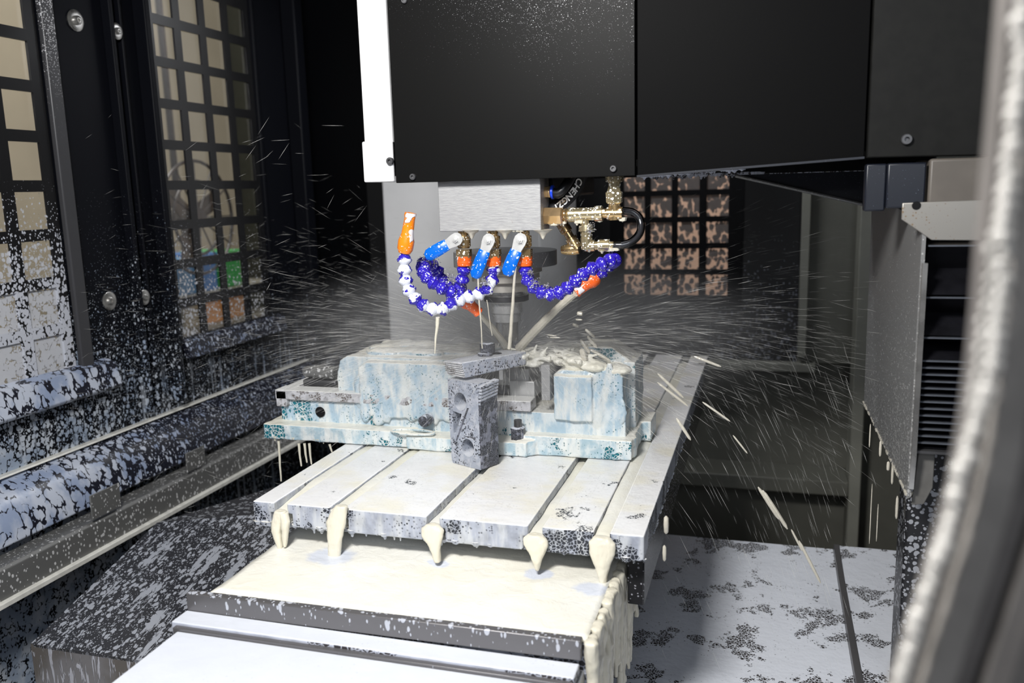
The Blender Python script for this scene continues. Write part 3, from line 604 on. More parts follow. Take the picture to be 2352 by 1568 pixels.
# segmented coolant hoses
def catmull(pts, step):
    pts = [Vector(p) for p in pts]; P = [pts[0] * 2 - pts[1]] + pts + [pts[-1] * 2 - pts[-2]]; out = []
    for i in range(1, len(P) - 2):
        for k in range(24):
            t_ = k / 24; a, b_, c, d = P[i - 1], P[i], P[i + 1], P[i + 2]
            out.append(0.5 * ((2 * b_) + (c - a) * t_ + (2 * a - 5 * b_ + 4 * c - d) * t_ * t_ + (3 * b_ - a - 3 * c + d) * t_ ** 3))
    out.append(pts[-1]); res = [out[0]]; acc = 0
    for i in range(1, len(out)):
        l = (out[i] - out[i - 1]).length
        if l == 0: continue
        while acc + l >= step:
            f = (step - acc) / l; p = out[i - 1].lerp(out[i], f); res.append(p); out[i - 1] = p; l = (out[i] - p).length; acc = 0
            if l == 0: break
        acc += l
    return res, out[-1]
def hose(pts, label, mat, nozmat, noz, step=0.0138, r=0.0098):
    pp, end = catmull(pts, step)
    t = thing('coolant_hose', pts[0], label, 'hose', 'segmented coolant hoses under the valves')
    for i in range(len(pp) - 1):
        a, c = pp[i], pp[i + 1]; d = (c - a).normalized()
        b = MB(); L = step
        b.lathe(a - d * 0.001, d, [(0, r * 0.60), (L * 0.10, r * 0.72), (L * 0.28, r * 0.95), (L * 0.42, r * 1.02), (L * 0.50, r * 1.0), (L * 0.56, r * 0.88), (L * 0.78, r * 0.78), (L * 0.92, r * 0.60), (L * 1.12, r * 0.58)], 18)
        b.build('hose_segment', mat[i % len(mat)] if isinstance(mat, list) else mat, t)
    if noz:
        a = pp[-1]; e = Vector(noz); d = (e - a).normalized(); L = (e - a).length
        b = MB(); b.lathe(a, d, [(0, r * 0.8), (L * 0.1, r * 1.05), (L * 0.3, r * 1.08), (L * 0.48, r * 0.80), (L * 0.85, r * 0.70), (L * 0.96, r * 0.80), (L, r * 0.76), (L, r * 0.42), (L * 0.7, r * 0.38)], 20); b.build('nozzle', nozmat, t)['label'] = 'orange nozzle'
    return t
def hp(l): return [onY(x, y, Y) for x, y, Y in l]
N1 = onY(1100, 718, 0.185); N2 = onY(943, 489, 0.120); N3 = onY(1322, 672, 0.215)
hose([V1] + hp([(1063, 632, .18), (1060, 655, .185), (1040, 672, .20), (1020, 650, .215), (1003, 618, .215), (976, 603, .19), (972, 622, .16), (988, 645, .145), (1020, 665, .15), (1050, 676, .165), (1070, 690, .175)]),
     'violet-blue segmented hose looping behind itself, nozzle aimed down right', M['hose_blue'], M['orange'], N1)
hose([V2] + hp([(1133, 630, .18), (1128, 655, .175), (1105, 673, .165), (1075, 682, .155), (1047, 690, .145), (1030, 706, .135), (1005, 712, .13), (975, 704, .125), (950, 683, .12), (934, 655, .12), (929, 622, .12), (929, 590, .12), (930, 566, .12)]),
     'foam-coated blue segmented hose curving up to an upright orange nozzle', [M['hose_foam']], M['orange_bright'], N2)
hose([V3] + hp([(1207, 632, .18), (1220, 655, .175), (1243, 672, .17), (1272, 676, .165), (1300, 665, .16), (1325, 642, .16), (1350, 622, .16), (1378, 608, .165), (1404, 598, .18), (1412, 597, .205), (1400, 606, .225), (1378, 628, .228), (1366, 640, .225)]),
     'long violet-blue segmented hose sweeping right, its nozzle folded back', M['hose_blue'], M['orange'], N3)
# chips caught on the hoses
rnd = random.Random(11); b = MB()
for px, py, Y, R, n in ((975, 603, .175, .008, 130), (995, 600, .2, .007, 60), (1037, 640, .175, .008, 100), (1112, 648, .160, .005, 60), (1218, 628, .168, .004, 35), (1229, 650, .163, .005, 50), (1254, 656, .160, .004, 35), (1356, 525, .165, .006, 50)):
    c = onY(px, py, Y)
    for k in range(n):
        p = c + Vector([rnd.gauss(0, R * 0.6) for _ in range(3)]); d = Vector([rnd.gauss(0, 1) for _ in range(3)]).normalized(); e = d.orthogonal().normalized()
        b.add([p, p + d * 0.0022, p + d * 0.0028 + e * 0.0012, p + e * 0.0009 - d * .0005], [(0, 1, 2, 3)])
tag(b.build('metal_chips', M['chip'], smooth=False), 'silver curled metal chips stuck on the blue hoses', 'metal chips', None, 'stuff')

# coolant jets
def jet(a, c, r0_, r1_, label, name='coolant_jet', sag=0.0, mat=None, n=14, cat='coolant jet'):
    a = Vector(a); c = Vector(c); pts = []; rr = []
    for i in range(n + 1):
        f = i / n; p = a.lerp(c, f); p.z += sag * 4 * f * (1 - f); p += Vector((noise.noise(p * 60) * 0.0008, 0, noise.noise(p * 50 + Vector((5, 5, 5))) * 0.0006)); pts.append(p); rr.append((r0_ + (r1_ - r0_) * f) * (1 + 0.12 * noise.noise(p * 90)))
    b = MB(); b.tube(pts, rr, 10); return tag(b.build(name, mat or M['jet'], None), label, cat)
hit = onY(1183, 815, SY - 0.02)
jet(N1, onY(1165, 800, 0.30), 0.0034, 0.0062, 'cream coolant jet from the left nozzle down to the cutter', sag=0.002)
jet(N3, onY(1192, 800, 0.30), 0.0052, 0.0065, 'thick cream coolant jet from the right nozzle down to the cutter', sag=0.003)
jet(onY(1184, 612, 0.16), onY(1170, 800, 0.20), 0.0018, 0.0026, 'thin coolant thread falling from the right blue lever', name='coolant_thread')
jet(onY(1098, 640, 0.155), onY(1108, 800, 0.175), 0.0012, 0.0008, 'hair-thin coolant thread falling from the middle blue lever', name='coolant_thread')
jet(onY(1006, 728, 0.13), onY(998, 812, 0.14), 0.0028, 0.0006, 'tapering coolant thread under the foam-coated hose bend', name='coolant_thread', mat=M['stream'])
jet(onY(1118, 690, 0.165), onY(1130, 770, 0.19), 0.0007, 0.0006, 'faint coolant thread below the middle of the crossing hoses', name='coolant_thread')

# ------------------------------------------------------------------ brass fittings tree
YT = 0.185
t = thing('brass_fitting_tree', onY(1350, 500, YT), 'wet brass tee and elbow fittings joined to the right side of the block', 'pipe fitting')
def fit(prof_pts, mat, name, n=20):
    """prof_pts: list of (px,py,rpx)"""
    P0 = onY(prof_pts[0][0], prof_pts[0][1], YT); P1 = onY(prof_pts[-1][0], prof_pts[-1][1], YT); D = (P1 - P0)
    k = (P0 - CP).dot(RM.col[1]) / FOC
    prof = []
    for x, y, r in prof_pts:
        p = onY(x, y, YT); prof.append(((p - P0).dot(D.normalized()), r * k))
    b = MB(); b.lathe(P0, D, prof, n); b.build(name, mat, t)
fit([(1236, 494, 6), (1252, 494, 9)], M['brass'], 'nipple')
fit([(1250, 495, 19), (1253, 495, 21), (1291, 495, 21), (1294, 495, 18)], M['brass_clean'], 'hex_nut', 6)
fit([(1293, 494, 12), (1300, 494, 16), (1306, 494, 12), (1308, 494, 14)], M['brass'], 'copper_ring')
fit([(1306, 493, 14), (1307, 493, 17), (1321, 493, 17), (1322, 493, 14)], M['brass_pale'], 'tee_collar')
fit([(1320, 492, 15), (1368, 491, 15)], M['brass_pale'], 'tee_body')
fit([(1366, 491, 15), (1367, 491, 18), (1384, 490, 18), (1385, 490, 12)], M['brass_pale'], 'tee_collar')
fit([(1384, 490, 11), (1394, 490, 11), (1395, 490, 15), (1430, 490, 15)], M['brass'], 'elbow_arm')
fit([(1413, 505, 14), (1411, 470, 14), (1411, 468, 12), (1411, 462, 12)], M['brass'], 'elbow_body')
fit([(1411, 468, 16), (1411, 464, 20), (1411, 442, 21), (1411, 438, 17), (1411, 428, 15)], M['brass_pale'], 'hex_nut', 6)
fit([(1411, 428, 14), (1411, 418, 15), (1411, 417, 20), (1411, 402, 21)], M['brass_pale'], 'head_socket')
fit([(1344, 500, 9), (1344, 516, 9), (1345, 517, 16), (1346, 530, 17), (1346, 531, 13), (1347, 545, 13), (1348, 546, 14), (1349, 572, 14)], M['brass_pale'], 'tee_branch')
fit([(1344, 564, 13), (1366, 564, 13), (1367, 563, 10), (1374, 563, 10), (1375, 563, 14), (1400, 563, 14), (1401, 563, 9), (1410, 563, 9)], M['brass_pale'], 'lower_elbow')
drips('hanging_drops', [onY(1255, 514, YT), onY(1430, 504, YT)], 9, 0.002, 0.0045, M['stream'], '', parent=t, seed=8)
drips('hanging_drops', [onY(1340, 577, YT), onY(1425, 572, YT)], 8, 0.002, 0.004, M['stream'], '', parent=t, seed=9)
t2 = t
t = thing('brass_fitting', onY(1310, 560, 0.23), 'dim slanted brass elbow behind the fitting tree', 'pipe fitting')
YT = 0.23
fit([(1290, 512, 14), (1302, 532, 14), (1303, 534, 10), (1310, 545, 10), (1311, 546, 14), (1325, 570, 14)], M['brass'], 'elbow_arm')
fit([(1290, 574, 9), (1300, 573, 12), (1318, 572, 14), (1330, 571, 12)], M['brass'], 'elbow_body')
b = MB(); b.tube(catmull(hp([(1408, 563, .185), (1432, 562, .185), (1455, 552, .19), (1471, 530, .2), (1470, 503, .205), (1452, 487, .205), (1428, 484, .2)]), 0.004)[0], 0.0052, 14)
t = thing('clear_hose', onY(1408, 563, .185), 'clear plastic hose looping up from the lowest brass fitting', 'hose')
b.build('tube', M['clear'], t)
b = MB(); b.tube(catmull(hp([(1408, 563, .185), (1432, 562, .185), (1455, 552, .19), (1471, 530, .2), (1470, 503, .205), (1452, 487, .205), (1428, 484, .2)]), 0.004)[0], 0.0028, 10)
b.build('tube_core', plain('dark_core', (0.05, 0.05, 0.055), 0.2), t)
# push fitting and printed black hose
t = thing('push_fitting', onY(1256, 442, .19), 'brass push fitting with blue ring on the upper right of the block', 'pipe fitting')
k_ = (onY(1256, 440, .19) - CP).dot(RM.col[1]) / FOC
b = MB(); p0 = onY(1240, 441, .19); b.lathe(p0, (1, 0, 0), [(0, 10 * k_), (3 * k_, 14 * k_), (21 * k_, 14 * k_), (22 * k_, 15 * k_), (26 * k_, 15 * k_)], 6); b.build('brass_body', M['brass_clean'], t, bevel=0.0005)
b = MB(); b.lathe(onY(1266, 441, .19), (1, 0, 0.0), [(0, 12 * k_), (1 * k_, 16 * k_), (6 * k_, 16 * k_), (7 * k_, 11 * k_)], 20); b.build('release_ring', M['ring_blue'], t)
HP = hp([(1268, 441, .19), (1283, 444, .188), (1296, 430, .19), (1312, 405, .2), (1318, 380, .2)])
b = MB(); b.tube(catmull(HP, 0.003)[0], 0.0065, 14); tag(b.build('air_hose', M['rubber']), 'short plain black hose leaving the blue-ringed fitting upward', 'hose')
t = thing('printed_hose', onY(1290, 470, .175), 'thick black hose printed CHENGZI curving up into the head', 'hose')
HP = [onY(x, y, .212) for x, y in ((1262, 486), (1285, 470), (1308, 449), (1326, 424), (1335, 395), (1337, 370))]
HL = catmull(HP, 0.002)[0]
b = MB(); b.tube(HL, 0.0095, 18); b.build('hose_wall', M['rubber'], t)
def letter(ch, c, dirx, diry, nrm, size, par):
    cu = bpy.data.curves.new('lettering', 'FONT'); cu.body = ch; cu.size = size; cu.extrude = 0.00015; cu.offset = 0.0003; cu.align_x = 'CENTER'; cu.align_y = 'CENTER'; cu.shear = 0.2
    o = bpy.data.objects.new('lettering_tmp', cu); me = o.to_mesh()
    m = Matrix((dirx, diry, nrm)).transposed().to_4x4(); m.translation = c
    par.add([m @ v.co for v in me.vertices], [tuple(p.vertices) for p in me.polygons]); o.to_mesh_clear(); bpy.data.objects.remove(o)
word = 'IZGNEHC'  # placed from the low end of the hose upward, so it reads from the top down
LB = MB()
for i, ch in enumerate(word + ' G'):
    if ch == ' ': continue
    j = int(7 + i * 3.75); 
    if j + 1 >= len(HL): break
    p = HL[j]; d = (HL[j + 1] - HL[j - 1]).normalized(); view = (CP - p).normalized(); s_ = d.cross(view).normalized(); n_ = s_.cross(d).normalized()
    letter(ch, p + n_ * 0.0097, -d, -(n_.cross(d)).normalized(), n_, 0.0115, LB)
LB.build('lettering', M['print'], t, smooth=False)

# ------------------------------------------------------------------ T-slot table
def ex(px, y=1180): return onY(px, y, 0).x
slots = [(ex(631), ex(660)), (ex(758, 1195), ex(788, 1195)), (ex(980, 1200), ex(1009, 1200)), (ex(1213, 1220), ex(1245, 1220)), (ex(1364, 1230), ex(1400, 1230))]
TW = 0.506; TB = -0.031; TLEN = 1.05
b = MB(); xs = [(-1, 0.0)] + [(0, 0)] * 0
ed = [0.0] + [v for p in slots for v in p] + [TW]
for i in range(0, len(ed), 2):
    x0, x1 = ed[i], ed[i + 1]; l = 0.0 if i == 0 else 0.0065; r_ = 0.0 if i == len(ed) - 2 else 0.0065
    pl = [(x0, 0)] + ([(x0, -0.0135), (x0 + l, -0.0135)] if l else []) + [(x0 + l, TB), (x1 - r_, TB)] + ([(x1 - r_, -0.0135), (x1, -0.0135)] if r_ else []) + [(x1, 0)]
    b.prism(pl, 'Y', 0.0, TLEN)
b.box(0.002, TW - 0.002, 0.010, TLEN, TB - 0.004, TB + 0.003)
t = thing('machining_table', (0.25, 0.0, -0.2), 'long T-slotted machine table flooded with white coolant foam', 'machine table')
b.build('table_top', M['table'], t, bevel=0.0018, seg=3)
b = MB(); b.box(0.04, 0.465, 0.42, 1.0, -0.055, TB - 0.004); b.build('table_saddle', M['block_dark'], t, bevel=0.002)
drips('hanging_coolant', [(0.0, 0.004, TB + 0.001), (TW, 0.004, TB + 0.001)], 34, 0.005, 0.0045, M['table'], '', parent=t, seed=12)
drips('edge_coolant', [(TW - 0.002, 0.02, TB + 0.001), (TW - 0.002, 0.6, TB + 0.001)], 40, 0.005, 0.003, M['table'], '', parent=t, seed=13)

# coolant lying in the slots: a slightly lumpy ribbon in each
labs = ['in the leftmost table slot', 'in the second table slot from the left', 'in the middle table slot', 'in the table slot right of the middle', 'in the rightmost table slot']
for (a, c), lb, zt in zip(slots, labs, (-0.011, -0.003, -0.010, -0.010, -0.005)):
    b = MB(); rings = []
    for i in range(60):
        y = 0.002 + i * 0.0165; n_ = noise.noise(Vector((a * 30, y * 25, 0))) * 0.0018 + (0 if 0.2 < a < 0.4 else min(1, y / 0.09) * (-zt - 0.0022))
        if y > 0.98: break
        rings.append([(a + 0.0005, y, -0.026), (a + 0.0005, y, zt + n_ - 0.001), ((a + c) / 2, y, zt + n_ + 0.0012), (c - 0.0005, y, zt + n_ - 0.001), (c - 0.0005, y, -0.026)])
    b.loft(rings); tag(b.build('slot_coolant', M['cream']), 'cream coolant running ' + lb, 'coolant', None, 'stuff')

# pouring streams at the slot mouths: shape = list of (px centre, px half width) down in y
def pour(rows_, label, Y=-0.004, depth=0.006):
    b = MB(); rings = []
    ext = []
    for i in range(len(rows_) - 1):
        for k in range(4):
            f = k / 4; ext.append(tuple(rows_[i][j] * (1 - f) + rows_[i + 1][j] * f for j in range(3)))
    ext.append(rows_[-1])
    for i, (y, x, hw) in enumerate(ext):
        f = i / (len(ext) - 1); c = onY(x, y, Y - 0.006 * math.sin(f * 1.6)); k = (c - CP).dot(RM.col[1]) / FOC
        w_ = hw * k; dd = min(depth, w_ * 1.1)
        rings.append([c + Vector((w_ * math.copysign(abs(math.cos(a)) ** 0.8, math.cos(a)), dd * math.sin(a), 0)) for a in [j * math.pi / 9 for j in range(18)]])
    b.loft(rings); o = b.build('coolant_stream', M['stream'], voxel=0.0013, disp=0.0016, dscale=0.008); tag(o, label, 'coolant stream', 'coolant streams pouring from the table slots')
pour([(1172, 645, 15), (1200, 637, 14), (1220, 635, 12), (1245, 641, 8), (1262, 645, 5)], 'forked cream stream at the leftmost slot, its left strand')
pour([(1176, 652, 10), (1200, 656, 11), (1230, 655, 7), (1256, 655, 4)], 'forked cream stream at the leftmost slot, its right strand')
pour([(1160, 785, 15), (1180, 777, 22), (1200, 772, 25), (1225, 770, 20), (1250, 769, 17), (1288, 768, 14)], 'broad cream stream pouring from the second slot from the left')
pour([(1203, 994, 14), (1214, 994, 28), (1232, 993, 27), (1250, 997, 16), (1268, 1002, 10), (1290, 1005, 8)], 'funnel-shaped cream stream at the middle slot')
pour([(1226, 1230, 17), (1238, 1230, 30), (1252, 1231, 30), (1275, 1233, 16), (1295, 1234, 8), (1310, 1234, 5)], 'funnel-shaped cream stream at the slot right of the middle', Y=-0.003)
pour([(1232, 1382, 18), (1246, 1383, 32), (1270, 1383, 31), (1300, 1383, 18), (1325, 1384, 10), (1345, 1385, 7)], 'largest cream stream, falling at the rightmost slot', Y=-0.003)

# ------------------------------------------------------------------ way cover under the table
CZ = -0.056
t = thing('table_way_cover', (0.23, -0.1, -0.2), 'stepped telescopic cover in front of the table, flooded with cream coolant', 'way cover')
xl, xr = 0.030, 0.468
b = MB()
NXg, NYg = 60, 40; vs = []; fs = []
for j in range(NYg + 1):
    for i in range(NXg + 1):
        x = xl + (xr - xl) * i / NXg; y = -0.137 + 0.56 * j / NYg
        z = CZ + 0.0016 * noise.noise(Vector((x * 22, y * 22, 0))) + 0.0008 * noise.noise(Vector((x * 70, y * 70, 3)))
        for cx_, cy_, rr_ in ((0.119, -0.012, 0.05), (0.257, -0.012, 0.02), (0.383, -0.012, 0.02)):
            d_ = math.hypot((x - cx_) / 1.3, y - cy_); z -= 0.002 * math.exp(-(d_ / (rr_ * 0.5)) ** 2)
        vs.append((x, y, z))
for j in range(NYg):
    for i in range(NXg):
        a = j * (NXg + 1) + i; fs.append((a, a + 1, a + NXg + 2, a + NXg + 1))
b.add(vs, fs)
o = b.build('coolant_sheet', M['cream_sheet'], t); o['label'] = 'thick cream coolant sheet'
sd = o.modifiers.new('solid', 'SOLIDIFY'); sd.thickness = 0.003; sd.offset = -1
b = MB(); b.box(xl, xr, -0.136, 0.43, CZ - 0.115, CZ - 0.003); b.build('upper_cover', M['cover_white'], t, bevel=0.001)
fy = -0.147
b = MB(); b.prism([(0.004, -0.056), (0.464, -0.0525), (0.464, -0.074), (0.004, -0.0785)], 'Y', fy, -0.137); b.build('wiper_lip', M['lip'], t, bevel=0.001)['label'] = 'steel wiper lip streaked with drops'
b = MB(); b.box(0.003, 0.463, -0.174, fy, -0.19, -0.0765); b.build('middle_cover', M['cover_white'], t, bevel=0.0015)
b = MB(); b.box(0.010, 0.462, -0.181, -0.1745, -0.19, -0.0795); b.build('cover_edge', M['lip'], t, bevel=0.0005)
b = MB(); b.prism([(-0.181, -0.0825), (-0.62, -0.090), (-0.62, -0.19), (-0.181, -0.19)][::-1], 'X', 0.016, 0.460); b.build('lower_cover', M['cover_white'], t, bevel=0.0015)
b = MB(); b.box(0.4605, 0.466, -0.62, -0.14, -0.28, -0.088); b.box(0.10, 0.39, -0.2, 0.2, -0.7, CZ - 0.12); b.build('cover_side', plain('grey_sheet', (0.28, 0.29, 0.31), 0.3, 0.3), t)
# coolant curtain over the right edge
b = MB(); rnd = random.Random(5)
for k in range(26):
    y = -0.14 + k * 0.012 + rnd.uniform(-.003, .003); x = xr + 0.003
    h = rnd.uniform(0.09, 0.19); pts = []; rr = []
    for i in range(9):
        f = i / 8; pts.append((x + 0.004 * math.sin(f * 2 + k) * f + 0.002, y + 0.004 * math.sin(f * 5 + k), CZ + 0.001 - h * f)); rr.append(rnd.uniform(0.004, 0.008) * (1.1 - 0.55 * f))
    b.tube(pts, rr, 8)
o = b.build('coolant_curtain', M['stream'], voxel=0.0025, disp=0.002, dscale=0.01); tag(o, 'cream coolant curtain spilling over the right edge of the cover', 'coolant', None, 'stuff')

# ------------------------------------------------------------------ vise
V0 = 0.25
t = thing('machine_vise', (0.16, 0.34, 0.0), 'large teal machine vise coated in pale coolant, standing across the table', 'vise')
b = MB(); b.box(-0.143, 0.115, V0, 0.42, 0.002, 0.026); b.box(0.11, 0.30, V0 - 0.006, 0.42, 0.001, 0.022); b.box(0.28, 0.452, V0 + 0.008, 0.415, 0.001, 0.030); b.box(0.42, 0.466, 0.36, 0.42, 0.001, 0.032)
b.cyl((0.43, V0 + 0.032, 0.001), (0.43, V0 + 0.032, 0.030), 0.026, 24); b.cyl((0.295, V0 + 0.02, 0.001), (0.295, V0 + 0.02, 0.024), 0.022, 24)
b.build('base_plate', M['vise_base'], t, voxel=0.002, disp=0.0025, dscale=0.018, sm=6)
b = MB(); b.box(-0.127, 0.44, V0 + 0.03, 0.40, 0.02, 0.060); b.build('bed', M['vise'], t, voxel=0.002, disp=0.001)
b = MB(); b.box(-0.131, 0.30, V0 + 0.022, V0 + 0.055, 0.062, 0.078); b.box(-0.131, 0.30, 0.37, 0.405, 0.062, 0.078); b.box(-0.13, -0.11, V0 + 0.022, 0.405, 0.050, 0.077); b.build('slide_rail', M['vise_rail'], t, bevel=0.0015)
# hole in the bed side
hc = onY(737, 945, V0 + 0.0295)
b = MB(); b.lathe((hc.x, V0 + 0.027, hc.z), (0, 1, 0), [(0.0, 0.0088), (0.0003, 0.0075), (0.002, 0.007), (0.003, 0.001)], 24); b.build('bed_hole', M['black_dull'], t)
# moving jaw casting: side profile in XZ (front) and stepped in plan
J0 = V0 + 0.026
b = MB()
b.prism([(-0.024, 0.078), (-0.026, 0.105), (-0.018, 0.126), (-0.006, 0.134), (0.21, 0.134), (0.21, 0.078)], 'Y', J0 + 0.012, 0.395)
b.prism([(0.020, 0.052), (0.022, 0.12), (0.034, 0.129), (0.20, 0.129), (0.20, 0.045), (0.05, 0.040)], 'Y', J0 - 0.004, J0 + 0.05)
b.prism([(0.02, 0.12), (0.08, 0.135), (0.15, 0.14), (0.21, 0.136), (0.21, 0.12)], 'Y', 0.32, 0.395)
b.ball((0.015, J0 + 0.012, 0.075), 0.012, 10, (0.8, 1, 2.6)); b.ball((0.05, J0 + 0.0, 0.040), 0.009, 10, (1.2, 0.8, 1.6))
rnd = random.Random(21)
for k in range(20): b.ball((rnd.uniform(0.01, 0.2), rnd.uniform(0.31, 0.39), 0.138), rnd.uniform(0.012, 0.02), 8, (1.6, 1, 0.35))
for k in range(13): b.ball((0.03 + k * 0.0125 + rnd.uniform(-.004, .004), J0 + 0.001, 0.046 + rnd.uniform(-0.004, 0.004)), 0.007, 8, (rnd.uniform(0.8, 1.5), 0.8, rnd.uniform(0.8, 2.0)))
for k in range(7): b.ball((0.03 + k * 0.025 + rnd.uniform(-.006, .006), J0 - 0.002, rnd.uniform(0.07, 0.11)), 0.006, 8, (1.2, 0.5, rnd.uniform(3, 5.5)))
b.build('moving_jaw', M['vise'], t, voxel=0.002, disp=0.0045, dscale=0.02, sm=7)
b = MB(); b.box(0.05, 0.19, J0 + 0.006, J0 + 0.03, 0.026, 0.046); b.build('lower_rail', plain('wet_grey_steel', (0.25, 0.25, 0.22), 0.3, 0.5), t, bevel=0.001)
# screw
b = MB(); s0 = onY(700, 853, 0.33); s1 = onY(775, 850, 0.33); b.lathe((s0.x, 0.33, s0.z), (1, 0, 0), [(0, 0.0075), (0.004, 0.0095), (0.018, 0.0098), (0.019, 0.0115)] + [(0.02 + i * 0.003, 0.0112 + 0.0006 * (i % 2)) for i in range(14)], 20); b.build('screw', M['galv'], t)
b = MB(); b.box(s0.x - 0.001, s1.x, 0.322, 0.345, s0.z - 0.024, s0.z - 0.012); b.build('screw_guard', M['steel_dark'], t, bevel=0.003)
# fixed jaw
b = MB()
b.prism([(0.334, 0.028), (0.334, 0.118), (0.345, 0.126), (0.425, 0.128), (0.436, 0.118), (0.436, 0.028)], 'Y', V0 + 0.03, 0.40)
b.prism([(0.33, 0.05), (0.33, 0.135), (0.37, 0.152), (0.41, 0.150), (0.437, 0.132), (0.437, 0.05)], 'Y', V0 + 0.085, 0.405)
b.ball((0.398, V0 + 0.032, 0.062), 0.010, 10, (1.1, 0.7, 2.4)); b.box(0.335, 0.392, V0 + 0.022, V0 + 0.06, 0.052, 0.118)
b.box(0.43, 0.447, 0.33, 0.41, 0.03, 0.13)
for k in range(6): b.ball((0.345 + k * 0.018, V0 + 0.030, rnd.uniform(0.06, 0.11)), 0.006, 8, (1.2, 0.6, rnd.uniform(3, 6)))
b.build('fixed_jaw', M['vise'], t, voxel=0.002, disp=0.0045, dscale=0.022, sm=9)
ja = onY(1242, 838, V0 + 0.02); jb = onY(1264, 920, V0 + 0.02)
b = MB(); b.box(ja.x, jb.x, V0 + 0.02, 0.40, jb.z, ja.z); b.build('jaw_plate', M['alu'], t, bevel=0.0008)['label'] = 'bare steel jaw plate'
b = MB(); b.box(0.205, 0.212, J0 + 0.01, 0.40, 0.078, 0.136); b.build('jaw_plate', M['alu'], t, bevel=0.0008)
b = MB(); kc = onY(972, 968, V0 + 0.004); b.lathe(kc, (0.12, 1, 0), [(0, 0.001), (0, 0.0085), (0.002, 0.0095), (0.016, 0.0095), (0.017, 0.007), (0.03, 0.007)], 22); b.build('side_knob', M['block_dark'], t)
b = MB(); b.tube([(0.118 + 0.035 * math.cos(a * math.pi / 12) * 1.0, V0 - 0.002 + 0.012 * math.sin(a * math.pi / 12) + 0.003, 0.027) for a in range(25)], 0.002, 8); b.build('slot_rim', M['vise_base'], t)
drips('hanging_coolant', [(-0.14, V0 + 0.003, 0.004), (0.0, V0 + 0.003, 0.004)], 9, 0.006, 0.003, M['stream'], '', parent=t, seed=14)
for px, y0_, y1_, lb in ((640, 1012, 1105, 'long coolant drip at the left end of the vise base'), (686, 1018, 1070, 'first of three close drips under the vise base'), (699, 1018, 1062, 'second of three close drips under the vise base'), (710, 1018, 1066, 'third of three close drips under the vise base, nearest the table'), (757, 1020, 1038, 'short fat drip under the vise base beside the table edge')):
    jet(onY(px, y0_, V0 + 0.004), onY(px + 6, y1_, V0 + 0.004), 0.0022, 0.0012, lb, name='coolant_drip', mat=M['stream'], n=8, cat='drip')

# workpiece and things in the gap
t = thing('workpiece', (0.275, 0.33, 0.08), 'white machined workpiece block gripped in the vise gap', 'workpiece')
wa = onY(1170, 880, 0.31); wb = onY(1228, 913, 0.31)
b = MB(); b.box(wa.x, wb.x, 0.31, 0.385, wb.z, wa.z + 0.004); b.box(wa.x - 0.012, wb.x - 0.01, 0.315, 0.38, wa.z, wa.z + 0.022); b.build('block', plain('pale_metal', (0.62, 0.62, 0.62), 0.3, 0.3), t, bevel=0.001)
b = MB(); b.lathe((wa.x + 0.006, 0.309, wa.z + 0.018), (0, 1, 0), [(0, 0.001), (0, 0.012), (0.03, 0.012)], 24); b.build('round_boss', plain('gasket_grey', (0.28, 0.28, 0.29), 0.35, 0.3), t)

# splash heap over the vise gap
b = MB(); rnd = random.Random(31)
for k in range(70):
    x = rnd.uniform(0.235, 0.425); y = rnd.uniform(0.285, 0.39); z = 0.126 + 0.022 * math.exp(-((x - 0.33) / 0.06) ** 2) * rnd.random()
    b.ball((x, y, z), rnd.uniform(0.010, 0.019), 8, (rnd.uniform(1.0, 1.8), 1, 0.42))
for k in range(34):
    a = rnd.uniform(0.1, 1.3); c = Vector((rnd.uniform(0.28, 0.39), rnd.uniform(0.27, 0.35), rnd.uniform(0.132, 0.146))); L = rnd.uniform(0.008, 0.03); sg = rnd.choice((-1, 1, 1))
    b.tube([c + Vector((sg * L * f * math.cos(a), 0, L * f * math.sin(a) - 0.3 * L * f * f)) for f in (0, .25, .5, .75, 1)], [0.0055, 0.0038, 0.0024, 0.0018, 0.0022], 7)
tag(b.build('coolant_splash', M['cream'], voxel=0.0016, disp=0.004, dscale=0.010, sm=5), 'frothy cream splash heaped over the vise gap right of the clamp bar', 'splash', None, 'stuff')

# flying drops (big ones)
def drop(px, py, Y, L, r, ang, label):
    c = onY(px, py, Y); d = Vector((math.cos(ang), 0, -math.sin(ang))); b = MB()
    b.tube([c - d * L / 2, c - d * L * 0.4, c, c + d * L * 0.4, c + d * L / 2], [r * 0.3, r * 0.85, r, r * 0.85, r * 0.3], 8)
    return b
rnd = random.Random(41)
big = [(1332, 720, .3, .009, .004, .1), (1330, 734, .3, .01, .0018, 0), (1322, 747, .3, .010, .003, .3), (1355, 765, .29, .018, .003, .7), (1360, 785, .29, .022, .0035, .9), (1344, 795, .29, .024, .004, 1.0), (1340, 815, .28, .02, .006, 1.3),
       (1268, 770, .28, .014, .0012, .1), (1275, 775, .28, .016, .0012, .0), (1378, 815, .3, .035, .0035, .5), (1540, 885, .3, .05, .003, .75), (1545, 905, .3, .055, .0025, .65), (1625, 830, .3, .04, .0025, .35), (1645, 945, .25, .045, .002, .6), (1570, 985, .2, .035, .0028, 1.0),
       (1780, 1170, .2, .06, .0035, 1.0), (1765, 1155, .2, .05, .003, 1.0), (1860, 1290, .15, .06, .0025, 1.1), (1830, 1240, .15, .03, .0018, 1.1), (1700, 1020, .2, .03, .0015, .9), (1526, 1270, .05, .02, .003, 1.57), (1530, 1205, .05, .022, .004, 1.57)]
b = MB()
for px, py, Y, L, r, a in big:
    k = drop(px, py, Y, L, r * 0.8, a, ''); b.add(k.v, k.f)
tag(b.build('flying_coolant', M['jet']), 'large stretched coolant drops flying off to the right of the vise', 'drops', None, 'stuff')
